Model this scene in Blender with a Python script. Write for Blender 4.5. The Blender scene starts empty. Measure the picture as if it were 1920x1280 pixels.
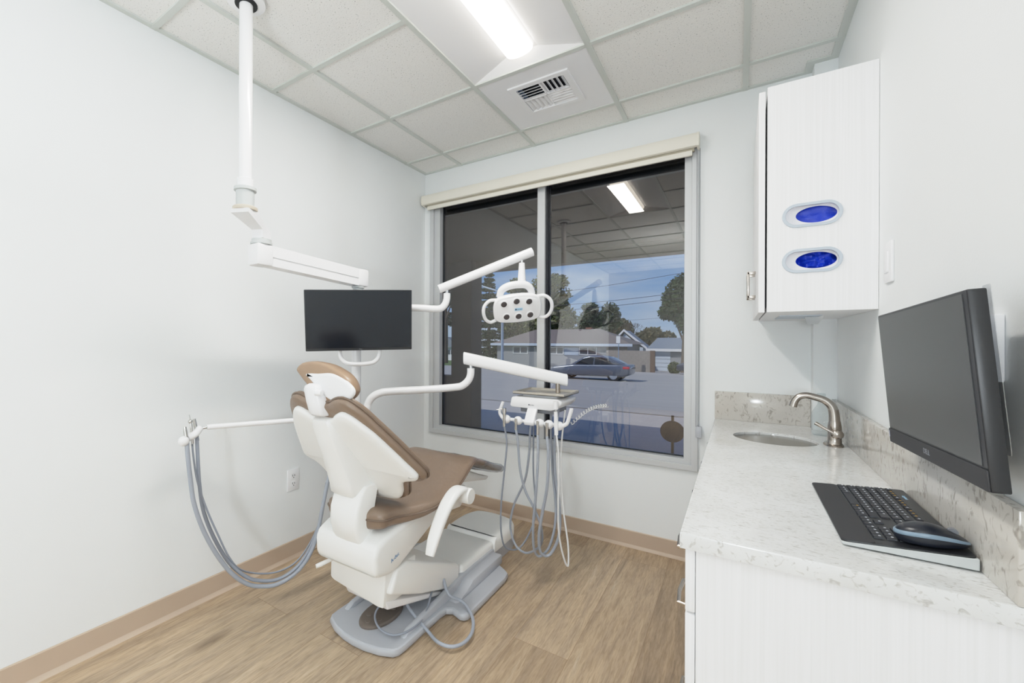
import bpy, bmesh, math, random
from math import pi, sin, cos, radians as R
from mathutils import Vector, Matrix, noise

random.seed(7)
SC = bpy.context.scene
COL = SC.collection
ORIG = {}          # object name -> world origin of its local space

# ------------------------------------------------------------------ materials
def srgb(r, g, b):
    f = lambda c: (c / 255 / 12.92) if c / 255 <= .04045 else ((c / 255 + .055) / 1.055) ** 2.4
    return (f(r), f(g), f(b), 1)

MATS = {}
def mat(name, col, rough=.5, metal=0.0, bump=0.0, bscale=60, var=0.0, vscale=8, spec=.5, coat=0.0, stretch=None, emit=None, estr=0):
    if name in MATS: return MATS[name]
    m = bpy.data.materials.new(name); m.use_nodes = True
    nt = m.node_tree; p = nt.nodes['Principled BSDF']
    p.inputs['Base Color'].default_value = col
    p.inputs['Roughness'].default_value = rough
    p.inputs['Metallic'].default_value = metal
    p.inputs['Specular IOR Level'].default_value = spec
    p.inputs['Coat Weight'].default_value = coat
    if emit:
        p.inputs['Emission Color'].default_value = emit; p.inputs['Emission Strength'].default_value = estr
    tc = nt.nodes.new('ShaderNodeTexCoord'); mp = nt.nodes.new('ShaderNodeMapping')
    nt.links.new(tc.outputs['Object'], mp.inputs['Vector'])
    if stretch: mp.inputs['Scale'].default_value = stretch
    n = nt.nodes.new('ShaderNodeTexNoise'); n.inputs['Scale'].default_value = vscale; n.inputs['Detail'].default_value = 5
    nt.links.new(mp.outputs[0], n.inputs['Vector'])
    mx = nt.nodes.new('ShaderNodeMix'); mx.data_type = 'RGBA'; mx.blend_type = 'MIX'
    c0 = tuple(c * (1 - var) for c in col[:3]) + (1,); c1 = tuple(min(1, c * (1 + var)) for c in col[:3]) + (1,)
    mx.inputs['A'].default_value = c0; mx.inputs['B'].default_value = c1
    nt.links.new(n.outputs['Fac'], mx.inputs['Factor'])
    nt.links.new(mx.outputs['Result'], p.inputs['Base Color'])
    if bump:
        n2 = nt.nodes.new('ShaderNodeTexNoise'); n2.inputs['Scale'].default_value = bscale; n2.inputs['Detail'].default_value = 4
        nt.links.new(mp.outputs[0], n2.inputs['Vector'])
        b = nt.nodes.new('ShaderNodeBump'); b.inputs['Strength'].default_value = bump; b.inputs['Distance'].default_value = .01
        nt.links.new(n2.outputs['Fac'], b.inputs['Height']); nt.links.new(b.outputs[0], p.inputs['Normal'])
    MATS[name] = m
    return m

def ramp(nt, stops):
    r = nt.nodes.new('ShaderNodeValToRGB')
    e = r.color_ramp.elements
    e[0].position, e[0].color = stops[0]; e[1].position, e[1].color = stops[-1]
    for pos, c in stops[1:-1]:
        q = e.new(pos); q.color = c
    return r

def ceiling_mat():
    m = mat('ceiling_tile', srgb(226, 225, 222), .9, bump=.15, bscale=120)
    nt = m.node_tree; p = nt.nodes['Principled BSDF']
    tc = nt.nodes.new('ShaderNodeTexCoord')
    v = nt.nodes.new('ShaderNodeTexNoise'); v.inputs['Scale'].default_value = 170; v.inputs['Detail'].default_value = 1
    nt.links.new(tc.outputs['Object'], v.inputs['Vector'])
    r = ramp(nt, [(.26, srgb(150, 150, 148)), (.32, srgb(222, 221, 218)), (.38, srgb(238, 237, 234))])
    nt.links.new(v.outputs['Fac'], r.inputs[0]); nt.links.new(r.outputs[0], p.inputs['Base Color'])
    return m

def floor_mat():
    m = bpy.data.materials.new('oak_planks'); m.use_nodes = True
    nt = m.node_tree; p = nt.nodes['Principled BSDF']; L = nt.links.new
    tc = nt.nodes.new('ShaderNodeTexCoord')
    mp = nt.nodes.new('ShaderNodeMapping'); mp.inputs['Rotation'].default_value = (0, 0, pi / 2); mp.inputs['Location'].default_value = (.385, .145, 0)
    L(tc.outputs['Object'], mp.inputs['Vector'])
    br = nt.nodes.new('ShaderNodeTexBrick'); br.offset = .685
    for k, v in {'Scale': 1, 'Mortar Size': .0009, 'Brick Width': 1.5, 'Row Height': .2335, 'Bias': 0}.items(): br.inputs[k].default_value = v
    br.inputs['Color1'].default_value = (0, 0, 0, 1); br.inputs['Color2'].default_value = (1, 1, 1, 1); br.inputs['Mortar'].default_value = (.5, .5, .5, 1)
    L(mp.outputs[0], br.inputs['Vector'])
    # grain: noise stretched along the plank, offset by plank tone so planks differ
    ad = nt.nodes.new('ShaderNodeVectorMath'); ad.operation = 'MULTIPLY_ADD'
    ad.inputs[1].default_value = (1.3, 14, 1); L(mp.outputs[0], ad.inputs[0])
    sc = nt.nodes.new('ShaderNodeVectorMath'); sc.operation = 'SCALE'; sc.inputs['Scale'].default_value = 37
    L(br.outputs['Color'], sc.inputs[0]); L(sc.outputs[0], ad.inputs[2])
    n1 = nt.nodes.new('ShaderNodeTexNoise'); n1.inputs['Scale'].default_value = 1.6; n1.inputs['Detail'].default_value = 7; n1.inputs['Roughness'].default_value = .62; n1.inputs['Distortion'].default_value = .6
    L(ad.outputs[0], n1.inputs['Vector'])
    n2 = nt.nodes.new('ShaderNodeTexNoise'); n2.inputs['Scale'].default_value = 11; n2.inputs['Detail'].default_value = 5; n2.inputs['Distortion'].default_value = .8
    L(ad.outputs[0], n2.inputs['Vector'])
    r1 = ramp(nt, [(.25, srgb(148, 132, 116)), (.45, srgb(178, 158, 136)), (.6, srgb(192, 170, 144)), (.78, srgb(204, 188, 168))])
    L(n1.outputs['Fac'], r1.inputs[0])
    r2 = ramp(nt, [(.32, (.72, .70, .67, 1)), (.60, (1.06, 1.06, 1.06, 1))])
    L(n2.outputs['Fac'], r2.inputs[0])
    mu = nt.nodes.new('ShaderNodeMix'); mu.data_type = 'RGBA'; mu.blend_type = 'MULTIPLY'; mu.inputs['Factor'].default_value = .8
    L(r1.outputs[0], mu.inputs['A']); L(r2.outputs[0], mu.inputs['B'])
    # plank tone
    r3 = ramp(nt, [(0, (.82, .79, .76, 1)), (1, (1.08, 1.07, 1.05, 1))])
    L(br.outputs['Color'], r3.inputs[0])
    m2 = nt.nodes.new('ShaderNodeMix'); m2.data_type = 'RGBA'; m2.blend_type = 'MULTIPLY'; m2.inputs['Factor'].default_value = 1
    L(mu.outputs['Result'], m2.inputs['A']); L(r3.outputs[0], m2.inputs['B'])
    # knots
    kv = nt.nodes.new('ShaderNodeTexVoronoi'); kv.inputs['Scale'].default_value = 1.0
    km = nt.nodes.new('ShaderNodeMapping'); km.inputs['Scale'].default_value = (1.3, 3.0, 1)
    L(mp.outputs[0], km.inputs['Vector']); L(km.outputs[0], kv.inputs['Vector'])
    r4 = ramp(nt, [(.035, (.42, .38, .35, 1)), (.14, (1, 1, 1, 1))])
    L(kv.outputs['Distance'], r4.inputs[0])
    m3 = nt.nodes.new('ShaderNodeMix'); m3.data_type = 'RGBA'; m3.blend_type = 'MULTIPLY'; m3.inputs['Factor'].default_value = .5
    L(m2.outputs['Result'], m3.inputs['A']); L(r4.outputs[0], m3.inputs['B'])
    # seams
    m4 = nt.nodes.new('ShaderNodeMix'); m4.data_type = 'RGBA'; m4.inputs['B'].default_value = srgb(140, 115, 92)
    L(br.outputs['Fac'], m4.inputs['Factor']); L(m3.outputs['Result'], m4.inputs['A'])
    L(m4.outputs['Result'], p.inputs['Base Color'])
    p.inputs['Roughness'].default_value = .42; p.inputs['Specular IOR Level'].default_value = .35
    b = nt.nodes.new('ShaderNodeBump'); b.inputs['Strength'].default_value = .12; b.inputs['Distance'].default_value = .004
    L(n2.outputs['Fac'], b.inputs['Height']); L(b.outputs[0], p.inputs['Normal'])
    return m

def quartz_mat(name, c_base, stretch, vein=.5, vs=60):
    m = bpy.data.materials.new(name); m.use_nodes = True
    nt = m.node_tree; p = nt.nodes['Principled BSDF']; L = nt.links.new
    tc = nt.nodes.new('ShaderNodeTexCoord'); mp = nt.nodes.new('ShaderNodeMapping'); mp.inputs['Scale'].default_value = stretch
    mp.inputs['Rotation'].default_value = (0, 0, R(12))
    L(tc.outputs['Object'], mp.inputs['Vector'])
    a = nt.nodes.new('ShaderNodeTexNoise'); a.inputs['Scale'].default_value = vs; a.inputs['Detail'].default_value = 4; a.inputs['Distortion'].default_value = 1.2
    b = nt.nodes.new('ShaderNodeTexNoise'); b.inputs['Scale'].default_value = 6; b.inputs['Detail'].default_value = 3
    L(mp.outputs[0], a.inputs['Vector']); L(tc.outputs['Object'], b.inputs['Vector'])
    ra = ramp(nt, [(.29, srgb(128, 118, 108)), (.37, srgb(196, 190, 184)), (.45, (1, 1, 1, 1))])
    L(a.outputs['Fac'], ra.inputs[0])
    rb = ramp(nt, [(.35, (.90, .89, .875, 1)), (.65, (1, 1, 1, 1))])
    L(b.outputs['Fac'], rb.inputs[0])
    m1 = nt.nodes.new('ShaderNodeMix'); m1.data_type = 'RGBA'; m1.blend_type = 'MULTIPLY'; m1.inputs['Factor'].default_value = vein
    m1.inputs['A'].default_value = c_base; L(ra.outputs[0], m1.inputs['B'])
    m2 = nt.nodes.new('ShaderNodeMix'); m2.data_type = 'RGBA'; m2.blend_type = 'MULTIPLY'; m2.inputs['Factor'].default_value = 1
    L(m1.outputs['Result'], m2.inputs['A']); L(rb.outputs[0], m2.inputs['B'])
    L(m2.outputs['Result'], p.inputs['Base Color'])
    p.inputs['Roughness'].default_value = .12
    return m

def laminate_mat():
    m = mat('white_laminate', srgb(240, 240, 240), .45)
    nt = m.node_tree; p = nt.nodes['Principled BSDF']; L = nt.links.new
    tc = nt.nodes.new('ShaderNodeTexCoord'); mp = nt.nodes.new('ShaderNodeMapping'); mp.inputs['Scale'].default_value = (220, 220, 2.2)
    L(tc.outputs['Object'], mp.inputs['Vector'])
    n = nt.nodes.new('ShaderNodeTexNoise'); n.inputs['Scale'].default_value = 1; n.inputs['Detail'].default_value = 3
    L(mp.outputs[0], n.inputs['Vector'])
    r = ramp(nt, [(.3, srgb(236, 236, 237)), (.7, srgb(244, 244, 246))])
    L(n.outputs['Fac'], r.inputs[0]); L(r.outputs[0], p.inputs['Base Color'])
    return m

def glass_mat():
    m = bpy.data.materials.new('tinted_glass'); m.use_nodes = True
    nt = m.node_tree; L = nt.links.new
    for n in list(nt.nodes): nt.nodes.remove(n)
    out = nt.nodes.new('ShaderNodeOutputMaterial')
    tr = nt.nodes.new('ShaderNodeBsdfTransparent'); tr.inputs['Color'].default_value = (.62, .655, .70, 1)
    gl = nt.nodes.new('ShaderNodeBsdfGlossy'); gl.inputs['Roughness'].default_value = 0.0; gl.inputs['Color'].default_value = (1, .95, .89, 1)
    fr = nt.nodes.new('ShaderNodeFresnel'); fr.inputs['IOR'].default_value = 1.5
    ma = nt.nodes.new('ShaderNodeMath'); ma.operation = 'MULTIPLY_ADD'; ma.inputs[1].default_value = 1.5; ma.inputs[2].default_value = .055
    mx = nt.nodes.new('ShaderNodeMixShader')
    L(fr.outputs[0], ma.inputs[0]); L(ma.outputs[0], mx.inputs[0]); L(tr.outputs[0], mx.inputs[1]); L(gl.outputs[0], mx.inputs[2]); L(mx.outputs[0], out.inputs[0])
    return m

def clear_mat(name, col, mix, rough=.08):
    m = bpy.data.materials.new(name); m.use_nodes = True
    nt = m.node_tree; L = nt.links.new
    for n in list(nt.nodes): nt.nodes.remove(n)
    out = nt.nodes.new('ShaderNodeOutputMaterial')
    tr = nt.nodes.new('ShaderNodeBsdfTransparent'); tr.inputs['Color'].default_value = col
    gl = nt.nodes.new('ShaderNodeBsdfGlossy'); gl.inputs['Roughness'].default_value = rough
    nz = nt.nodes.new('ShaderNodeTexNoise'); nz.inputs['Scale'].default_value = 45
    bp = nt.nodes.new('ShaderNodeBump'); bp.inputs['Strength'].default_value = .5; bp.inputs['Distance'].default_value = .01
    L(nz.outputs['Fac'], bp.inputs['Height']); L(bp.outputs[0], gl.inputs['Normal'])
    mx = nt.nodes.new('ShaderNodeMixShader'); mx.inputs[0].default_value = mix
    L(tr.outputs[0], mx.inputs[1]); L(gl.outputs[0], mx.inputs[2]); L(mx.outputs[0], out.inputs[0])
    return m

def leaf_mat(name, c1, c2):
    m = bpy.data.materials.new(name); m.use_nodes = True
    nt = m.node_tree; p = nt.nodes['Principled BSDF']; L = nt.links.new
    tc = nt.nodes.new('ShaderNodeTexCoord')
    n = nt.nodes.new('ShaderNodeTexNoise'); n.inputs['Scale'].default_value = .9; n.inputs['Detail'].default_value = 8
    L(tc.outputs['Object'], n.inputs['Vector'])
    r = ramp(nt, [(.35, c1), (.65, c2)])
    L(n.outputs['Fac'], r.inputs[0]); L(r.outputs[0], p.inputs['Base Color'])
    p.inputs['Roughness'].default_value = .7
    return m

M = dict(
    wall=mat('wall_paint', srgb(235, 238, 239), .75, bump=.05, bscale=180, var=.01),
    wall_rear=mat('shaded_wall_paint', srgb(150, 150, 146), .8),  # wall paint darkened to weaken its reflection in the window
    ceil=ceiling_mat(),
    tbar=mat('grid_metal', srgb(206, 210, 205), .5),
    floor=floor_mat(),
    base=mat('tan_vinyl', srgb(190, 170, 151), .45, var=.03),
    alu=mat('satin_aluminium', srgb(200, 202, 204), .4, .15),
    gasket=mat('black_gasket', srgb(22, 25, 32), .35),
    top_strip=mat('dark_top_strip', srgb(12, 15, 22), .3),
    glass=glass_mat(),
    blind=mat('cream_blind', srgb(232, 228, 216), .7, bump=.1, bscale=400, var=.02),
    blindgap=mat('blind_shadow_gap', srgb(170, 163, 146), .7),  # blind cream darkened with the shade of the gap
    white=mat('white_plastic', srgb(238, 238, 240), .28, var=.01),
    warm=mat('offwhite_plastic', srgb(240, 240, 238), .3),
    gloss=mat('white_enamel', srgb(240, 240, 242), .2, coat=.3),
    gray=mat('grey_plastic', srgb(184, 187, 194), .4, var=.02),
    graydk=mat('dark_grey_plastic', srgb(120, 122, 128), .45),
    brown=mat('brown_upholstery', srgb(130, 111, 96), .34, bump=.42, bscale=11, var=.07, vscale=14),
    beige=mat('beige_plate', srgb(205, 194, 178), .5),
    browndk=mat('brown_piping', srgb(112, 95, 82), .42),
    tan=mat('tan_upholstery', srgb(156, 130, 108), .33, bump=.05, bscale=14, var=.03),
    footpad=mat('brown_rubber', srgb(112, 102, 94), .55, var=.05),
    film=clear_mat('clear_film', (.93, .94, .96, 1), .34, .16),
    bottle=clear_mat('clear_glass', (.90, .93, .94, 1), .12, .02),
    nickel=mat('brushed_nickel', srgb(186, 178, 170), .26, 1.0, var=.02),
    steel=mat('stainless_steel', srgb(205, 203, 200), .22, 1.0, var=.04, vscale=20),
    sinksteel=mat('sink_steel', srgb(150, 146, 140), .24, 1.0, var=.05, vscale=15),
    tray=mat('brushed_tray', srgb(200, 194, 184), .38, .45),
    filmw=mat('crinkled_film', srgb(206, 206, 210), .18, coat=.5),
    chrome=mat('chrome', srgb(220, 222, 224), .12, 1.0),
    black=mat('black_plastic', srgb(34, 35, 38), .35),
    blackmat=mat('matte_black', srgb(46, 46, 49), .55, var=.04, vscale=60),
    key=mat('black_keycap', srgb(30, 32, 40), .4),
    keymark=mat('key_legend', srgb(215, 218, 225), .5),
    keygold=mat('amber_legend', srgb(214, 168, 70), .5),
    screen=mat('screen_glass', srgb(24, 29, 36), .16, spec=.45),
    screen2=mat('screen_matte', srgb(72, 73, 74), .34, spec=.55),
    hose=mat('blue_grey_hose', srgb(158, 164, 175), .38),
    hosedk=mat('grey_hose', srgb(144, 150, 162), .38),
    hosewhite=mat('pale_hose', srgb(222, 222, 222), .35),
    quartz=quartz_mat('quartz_top', srgb(230, 231, 231), (1, 3.0, 1), .5, 62),
    quartzb=quartz_mat('quartz_splash', srgb(202, 198, 192), (1, 1, .6), .55, 52),
    lam=laminate_mat(),
    ring=mat('pale_grey_ring', srgb(184, 194, 206), .35),
    card=mat('white_card', srgb(236, 236, 242), .6),
    glove=mat('blue_nitrile', srgb(20, 60, 205), .42, bump=.35, bscale=40, var=.25, vscale=20),
    mouse=mat('mouse_black', srgb(28, 32, 42), .3),
    mousegrey=mat('mouse_blue_grey', srgb(122, 142, 160), .3),
    silver=mat('silver_plastic', srgb(196, 200, 200), .4),
    platemetal=mat('plate_metal', srgb(170, 172, 186), .4, .3),
    dark=mat('dark_slot', srgb(18, 18, 20), .6),
    diffuser=mat('lamp_diffuser', srgb(255, 250, 240), .4, emit=(1, .93, .82, 1), estr=4.5),
    led=mat('led_lens', srgb(66, 60, 62), .1, spec=.8),
    bluelabel=mat('pale_blue_label', srgb(168, 205, 232), .4),
    bluetext=mat('blue_mark', srgb(60, 120, 170), .4),
    ink=mat('dark_ink', srgb(60, 64, 80), .5),
    bezelmark=mat('grey_mark', srgb(130, 132, 138), .4),
    towel=mat('white_paper', srgb(240, 240, 238), .9),
    # outside
    soffit=mat('brown_soffit', srgb(74, 62, 52), .8, var=.05),
    post=mat('dark_brown_post', srgb(60, 50, 44), .7, var=.06),
    asphalt=mat('asphalt', srgb(168, 165, 158), .9, var=.12, vscale=.7, stretch=(.25, 2.2, 1)),
    concrete=mat('concrete', srgb(176, 172, 166), .9, var=.08, vscale=3),
    grassy=mat('dry_lawn', srgb(96, 118, 62), .95, var=.2, vscale=4),
    stucco=mat('grey_stucco', srgb(152, 154, 158), .9, var=.03),
    bluest=mat('pale_blue_siding', srgb(196, 208, 222), .8, var=.02),
    white_h=mat('white_trim', srgb(235, 236, 238), .6),
    roof1=mat('brown_shingle', srgb(126, 116, 110), .9, var=.12, vscale=6),
    roof2=mat('grey_shingle', srgb(128, 138, 148), .9, var=.1, vscale=6),
    block=mat('block_wall', srgb(150, 142, 134), .9, var=.1, vscale=5),
    wood=mat('brown_gate_wood', srgb(98, 76, 64), .8),
    winglass=mat('house_window', srgb(70, 82, 94), .15),
    brick=mat('chimney_brick', srgb(150, 108, 92), .9, var=.1, vscale=10),
    car=mat('blue_grey_car_paint', srgb(96, 104, 118), .25, .3, coat=.6),
    cardark=mat('navy_car_paint', srgb(34, 42, 66), .3, .2),
    carglass=mat('car_window', srgb(28, 34, 44), .08),
    tyre=mat('tyre_rubber', srgb(34, 34, 36), .8),
    rim=mat('alloy_rim', srgb(190, 196, 204), .3, .8),
    taillight=mat('red_lamp', srgb(190, 40, 60), .3),
    sign=mat('sign_white', srgb(226, 228, 230), .5),
    signgreen=mat('sign_green', srgb(30, 150, 110), .5),
    pole=mat('galvanised_pole', srgb(150, 168, 186), .5, .3),
    bark=mat('bark', srgb(96, 84, 74), .9, var=.15, vscale=6),
    wire=mat('black_wire', srgb(50, 56, 66), .6),
    bag=mat('white_bag', srgb(225, 226, 230), .5),
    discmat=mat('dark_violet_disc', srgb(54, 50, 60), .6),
    redbrick=mat('red_pavers', srgb(150, 104, 88), .9, var=.1, vscale=4),
    leafpine=leaf_mat('pine_needles', srgb(34, 50, 34), srgb(74, 94, 52)),
    leafolive=leaf_mat('olive_leaves', srgb(50, 64, 32), srgb(108, 116, 58)),
    leafdark=leaf_mat('dark_leaves', srgb(30, 46, 32), srgb(68, 88, 50)),
    leafbrown=leaf_mat('brownish_leaves', srgb(66, 64, 42), srgb(116, 106, 70)),
)

# ------------------------------------------------------------------ geometry helpers
def V(*a): return Vector(a if len(a) > 1 else a[0])

class Mesh:
    """Collects shapes in world coordinates; build() links them as one mesh object."""
    def __init__(s): s.bm = bmesh.new()
    def box(s, a, b, bev=0.0, rot=None, piv=None, seg=2):
        a, b = V(a), V(b); t = bmesh.new()
        bmesh.ops.create_cube(t, size=1)
        d = b - a
        for v in t.verts: v.co = Vector((v.co.x * abs(d.x), v.co.y * abs(d.y), v.co.z * abs(d.z))) + (a + b) / 2
        if bev: bmesh.ops.bevel(t, geom=t.edges[:], offset=bev, segments=seg, affect='EDGES', profile=.5)
        if rot is not None:
            p = V(piv) if piv else (a + b) / 2
            for v in t.verts: v.co = rot @ (v.co - p) + p
        return s.add(t)
    def add(s, t):
        me = bpy.data.meshes.new('tmp'); t.to_mesh(me); t.free(); s.bm.from_mesh(me); bpy.data.meshes.remove(me); return s
    def addmesh(s, me, mtx=None):
        if mtx is not None: me.transform(mtx)
        s.bm.from_mesh(me); bpy.data.meshes.remove(me); return s
    def prism(s, poly, axis, lo, hi, bev=0.0, seg=2):
        """poly: 2D points in the two other axes (in order), extruded along axis from lo to hi."""
        t = bmesh.new(); o = 'xyz'.index(axis); rest = [i for i in range(3) if i != o]
        def mk(p, w):
            c = [0, 0, 0]; c[rest[0]], c[rest[1]] = p; c[o] = w; return t.verts.new(c)
        A = [mk(p, lo) for p in poly]; B = [mk(p, hi) for p in poly]; n = len(poly)
        t.faces.new(A); t.faces.new(B)
        for i in range(n): t.faces.new((A[i], A[(i + 1) % n], B[(i + 1) % n], B[i]))
        bmesh.ops.recalc_face_normals(t, faces=t.faces[:])
        if bev: bmesh.ops.bevel(t, geom=t.edges[:], offset=bev, segments=seg, affect='EDGES', profile=.5)
        return s.add(t)
    def tube(s, pts, r, seg=10, smooth=0, cap=True):
        pts = [V(p) for p in pts]
        rr = list(r) if isinstance(r, (list, tuple)) else [r] * len(pts)
        if smooth and len(pts) > 2:
            q, w = [], []
            for i in range(len(pts) - 1):
                p0, p1, p2, p3 = pts[max(i - 1, 0)], pts[i], pts[i + 1], pts[min(i + 2, len(pts) - 1)]
                for k in range(smooth):
                    t = k / smooth
                    q.append(.5 * ((2 * p1) + (p2 - p0) * t + (2 * p0 - 5 * p1 + 4 * p2 - p3) * t * t + (3 * p1 - p0 - 3 * p2 + p3) * t ** 3))
                    w.append(rr[i] * (1 - t) + rr[i + 1] * t)
            q.append(pts[-1]); w.append(rr[-1]); pts, rr = q, w
        t = bmesh.new(); rings = []; n = len(pts); prev = None
        for i, p in enumerate(pts):
            d = (pts[min(i + 1, n - 1)] - pts[max(i - 1, 0)]).normalized()
            if prev is None:
                u = d.orthogonal().normalized()
            else:
                u = (prev - d * prev.dot(d)); u = u.normalized() if u.length > 1e-6 else d.orthogonal().normalized()
            prev = u; v = d.cross(u)
            rings.append([t.verts.new(p + (u * cos(2 * pi * k / seg) + v * sin(2 * pi * k / seg)) * rr[i]) for k in range(seg)])
        for i in range(n - 1):
            for k in range(seg): t.faces.new((rings[i][k], rings[i][(k + 1) % seg], rings[i + 1][(k + 1) % seg], rings[i + 1][k]))
        if cap:
            t.faces.new(rings[0][::-1]); t.faces.new(rings[-1])
        return s.add(t)
    def lathe(s, prof, loc, axis=(0, 0, 1), seg=24):
        """prof: (radius, height) along axis from loc."""
        ax = V(axis).normalized(); u = ax.orthogonal().normalized(); v = ax.cross(u); loc = V(loc)
        t = bmesh.new(); rings = []
        for r, h in prof:
            if r < 1e-6: rings.append([t.verts.new(loc + ax * h)])
            else: rings.append([t.verts.new(loc + ax * h + (u * cos(2 * pi * k / seg) + v * sin(2 * pi * k / seg)) * r) for k in range(seg)])
        for a, b in zip(rings, rings[1:]):
            for k in range(seg):
                k2 = (k + 1) % seg
                if len(a) == 1 and len(b) == 1: continue
                if len(a) == 1: t.faces.new((a[0], b[k2], b[k]))
                elif len(b) == 1: t.faces.new((a[k], a[k2], b[0]))
                else: t.faces.new((a[k], a[k2], b[k2], b[k]))
        if len(rings[0]) > 1: t.faces.new(rings[0][::-1])
        if len(rings[-1]) > 1: t.faces.new(rings[-1])
        bmesh.ops.recalc_face_normals(t, faces=t.faces[:])
        return s.add(t)
    def ball(s, c, r, sub=2, scale=(1, 1, 1), rot=None):
        t = bmesh.new(); bmesh.ops.create_icosphere(t, subdivisions=sub, radius=r)
        for v in t.verts:
            v.co = Vector((v.co.x * scale[0], v.co.y * scale[1], v.co.z * scale[2]))
            if rot is not None: v.co = rot @ v.co
            v.co += V(c)
        return s.add(t)
    def loft(s, rings, cap=True, close=False):
        t = bmesh.new(); RR = [[t.verts.new(V(p)) for p in r] for r in rings]; n = len(RR[0])
        for a, b in zip(RR, RR[1:]):
            for k in range(n): t.faces.new((a[k], a[(k + 1) % n], b[(k + 1) % n], b[k]))
        if cap: t.faces.new(RR[0][::-1]); t.faces.new(RR[-1])
        bmesh.ops.recalc_face_normals(t, faces=t.faces[:])
        return s.add(t)
    def plate(s, loops, fr, t, bev=0.0):
        """Flat plate with holes: loops of 2D points in frame fr=(O,U,V,N), thickness t centred on O."""
        cu = bpy.data.curves.new('tmp', 'CURVE'); cu.dimensions = '2D'; cu.fill_mode = 'BOTH'
        cu.extrude = max(t / 2 - bev, 0); cu.bevel_depth = bev; cu.offset = -bev; cu.bevel_resolution = 1
        for lp in loops:
            sp = cu.splines.new('POLY'); sp.points.add(len(lp) - 1); sp.use_cyclic_u = True
            for p, q in zip(sp.points, lp): p.co = (q[0], q[1], 0, 1)
        ob = bpy.data.objects.new('tmp', cu); COL.objects.link(ob)
        dg = bpy.context.evaluated_depsgraph_get()
        me = bpy.data.meshes.new_from_object(ob.evaluated_get(dg))
        bpy.data.objects.remove(ob); bpy.data.curves.remove(cu)
        O, U, VV, N = [V(x) for x in fr]
        mtx = Matrix(((U.x, VV.x, N.x, O.x), (U.y, VV.y, N.y, O.y), (U.z, VV.z, N.z, O.z), (0, 0, 0, 1)))
        return s.addmesh(me, mtx)
    def pad(s, outline, fn, prof):
        """Cushion: outline 2D, fn(a,b,c)->world; prof list of (inset, c) from back centre to front; inset as 0..1 scaling or metres when negative."""
        n = len(outline); cx = sum(p[0] for p in outline) / n; cy = sum(p[1] for p in outline) / n
        nor = []
        for i in range(n):
            a, b = outline[i - 1], outline[(i + 1) % n]
            d = Vector((b[0] - a[0], b[1] - a[1])); d = d.normalized() if d.length > 1e-9 else Vector((1, 0))
            nor.append(Vector((d.y, -d.x)))
        area = sum(outline[i][0] * outline[(i + 1) % n][1] - outline[(i + 1) % n][0] * outline[i][1] for i in range(n))
        sg = 1 if area > 0 else -1
        rings = []
        for kind, amt, c in prof:
            if kind == 's': rings.append([fn(cx + (p[0] - cx) * amt, cy + (p[1] - cy) * amt, c) for p in outline])
            else: rings.append([fn(p[0] - nor[i].x * amt * sg, p[1] - nor[i].y * amt * sg, c) for i, p in enumerate(outline)])
        return s.loft(rings)
    def text(s, body, size, fr, ext=.0006, align='CENTER'):
        cu = bpy.data.curves.new('tmp', 'FONT'); cu.body = body; cu.size = size; cu.extrude = ext; cu.align_x = align; cu.align_y = 'CENTER'; cu.resolution_u = 2
        ob = bpy.data.objects.new('tmp', cu); COL.objects.link(ob)
        dg = bpy.context.evaluated_depsgraph_get()
        me = bpy.data.meshes.new_from_object(ob.evaluated_get(dg))
        bpy.data.objects.remove(ob); bpy.data.curves.remove(cu)
        O, U, VV, N = [V(x) for x in fr]
        mtx = Matrix(((U.x, VV.x, N.x, O.x), (U.y, VV.y, N.y, O.y), (U.z, VV.z, N.z, O.z), (0, 0, 0, 1)))
        return s.addmesh(me, mtx)
    def build(s, name, m, parent=None, smooth=40, sub=0):
        me = bpy.data.meshes.new(name); bm = s.bm
        if parent is not None: o0 = ORIG[parent.name]
        else:
            xs = [v.co for v in bm.verts]
            o0 = Vector(((min(v.x for v in xs) + max(v.x for v in xs)) / 2, (min(v.y for v in xs) + max(v.y for v in xs)) / 2, min(v.z for v in xs)))
        for v in bm.verts: v.co -= o0
        bm.to_mesh(me); bm.free()
        me.materials.append(m)
        for p in me.polygons: p.use_smooth = bool(smooth)
        if smooth: me.set_sharp_from_angle(angle=R(smooth))
        ob = bpy.data.objects.new(name, me); COL.objects.link(ob)
        if parent is not None: ob.parent = parent
        else: ob.location = o0
        ORIG[ob.name] = o0
        if sub:
            md = ob.modifiers.new('sub', 'SUBSURF'); md.levels = sub; md.render_levels = sub
        return ob

def tag(o, label, cat, group=None, kind=None):
    if label: o['label'] = label
    if cat: o['category'] = cat
    if group: o['group'] = group
    if kind: o['kind'] = kind
    return o

def thing(name, loc, label, cat, group=None):
    o = bpy.data.objects.new(name, None); COL.objects.link(o); o.location = loc; o.empty_display_size = .05
    ORIG[o.name] = V(loc)
    return tag(o, label, cat, group)

def struct(o): o['kind'] = 'structure'; return o

def spline(pts, per=6, closed=False):
    n = len(pts); out = []
    rng = range(n) if closed else range(n - 1)
    for i in rng:
        g = (lambda k: pts[k % n]) if closed else (lambda k: pts[min(max(k, 0), n - 1)])
        p0, p1, p2, p3 = [Vector(g(j)) for j in (i - 1, i, i + 1, i + 2)]
        for k in range(per):
            t = k / per
            q = .5 * ((2 * p1) + (p2 - p0) * t + (2 * p0 - 5 * p1 + 4 * p2 - p3) * t * t + (3 * p1 - p0 - 3 * p2 + p3) * t ** 3)
            out.append(tuple(q))
    if not closed: out.append(tuple(pts[-1]))
    return out

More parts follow.
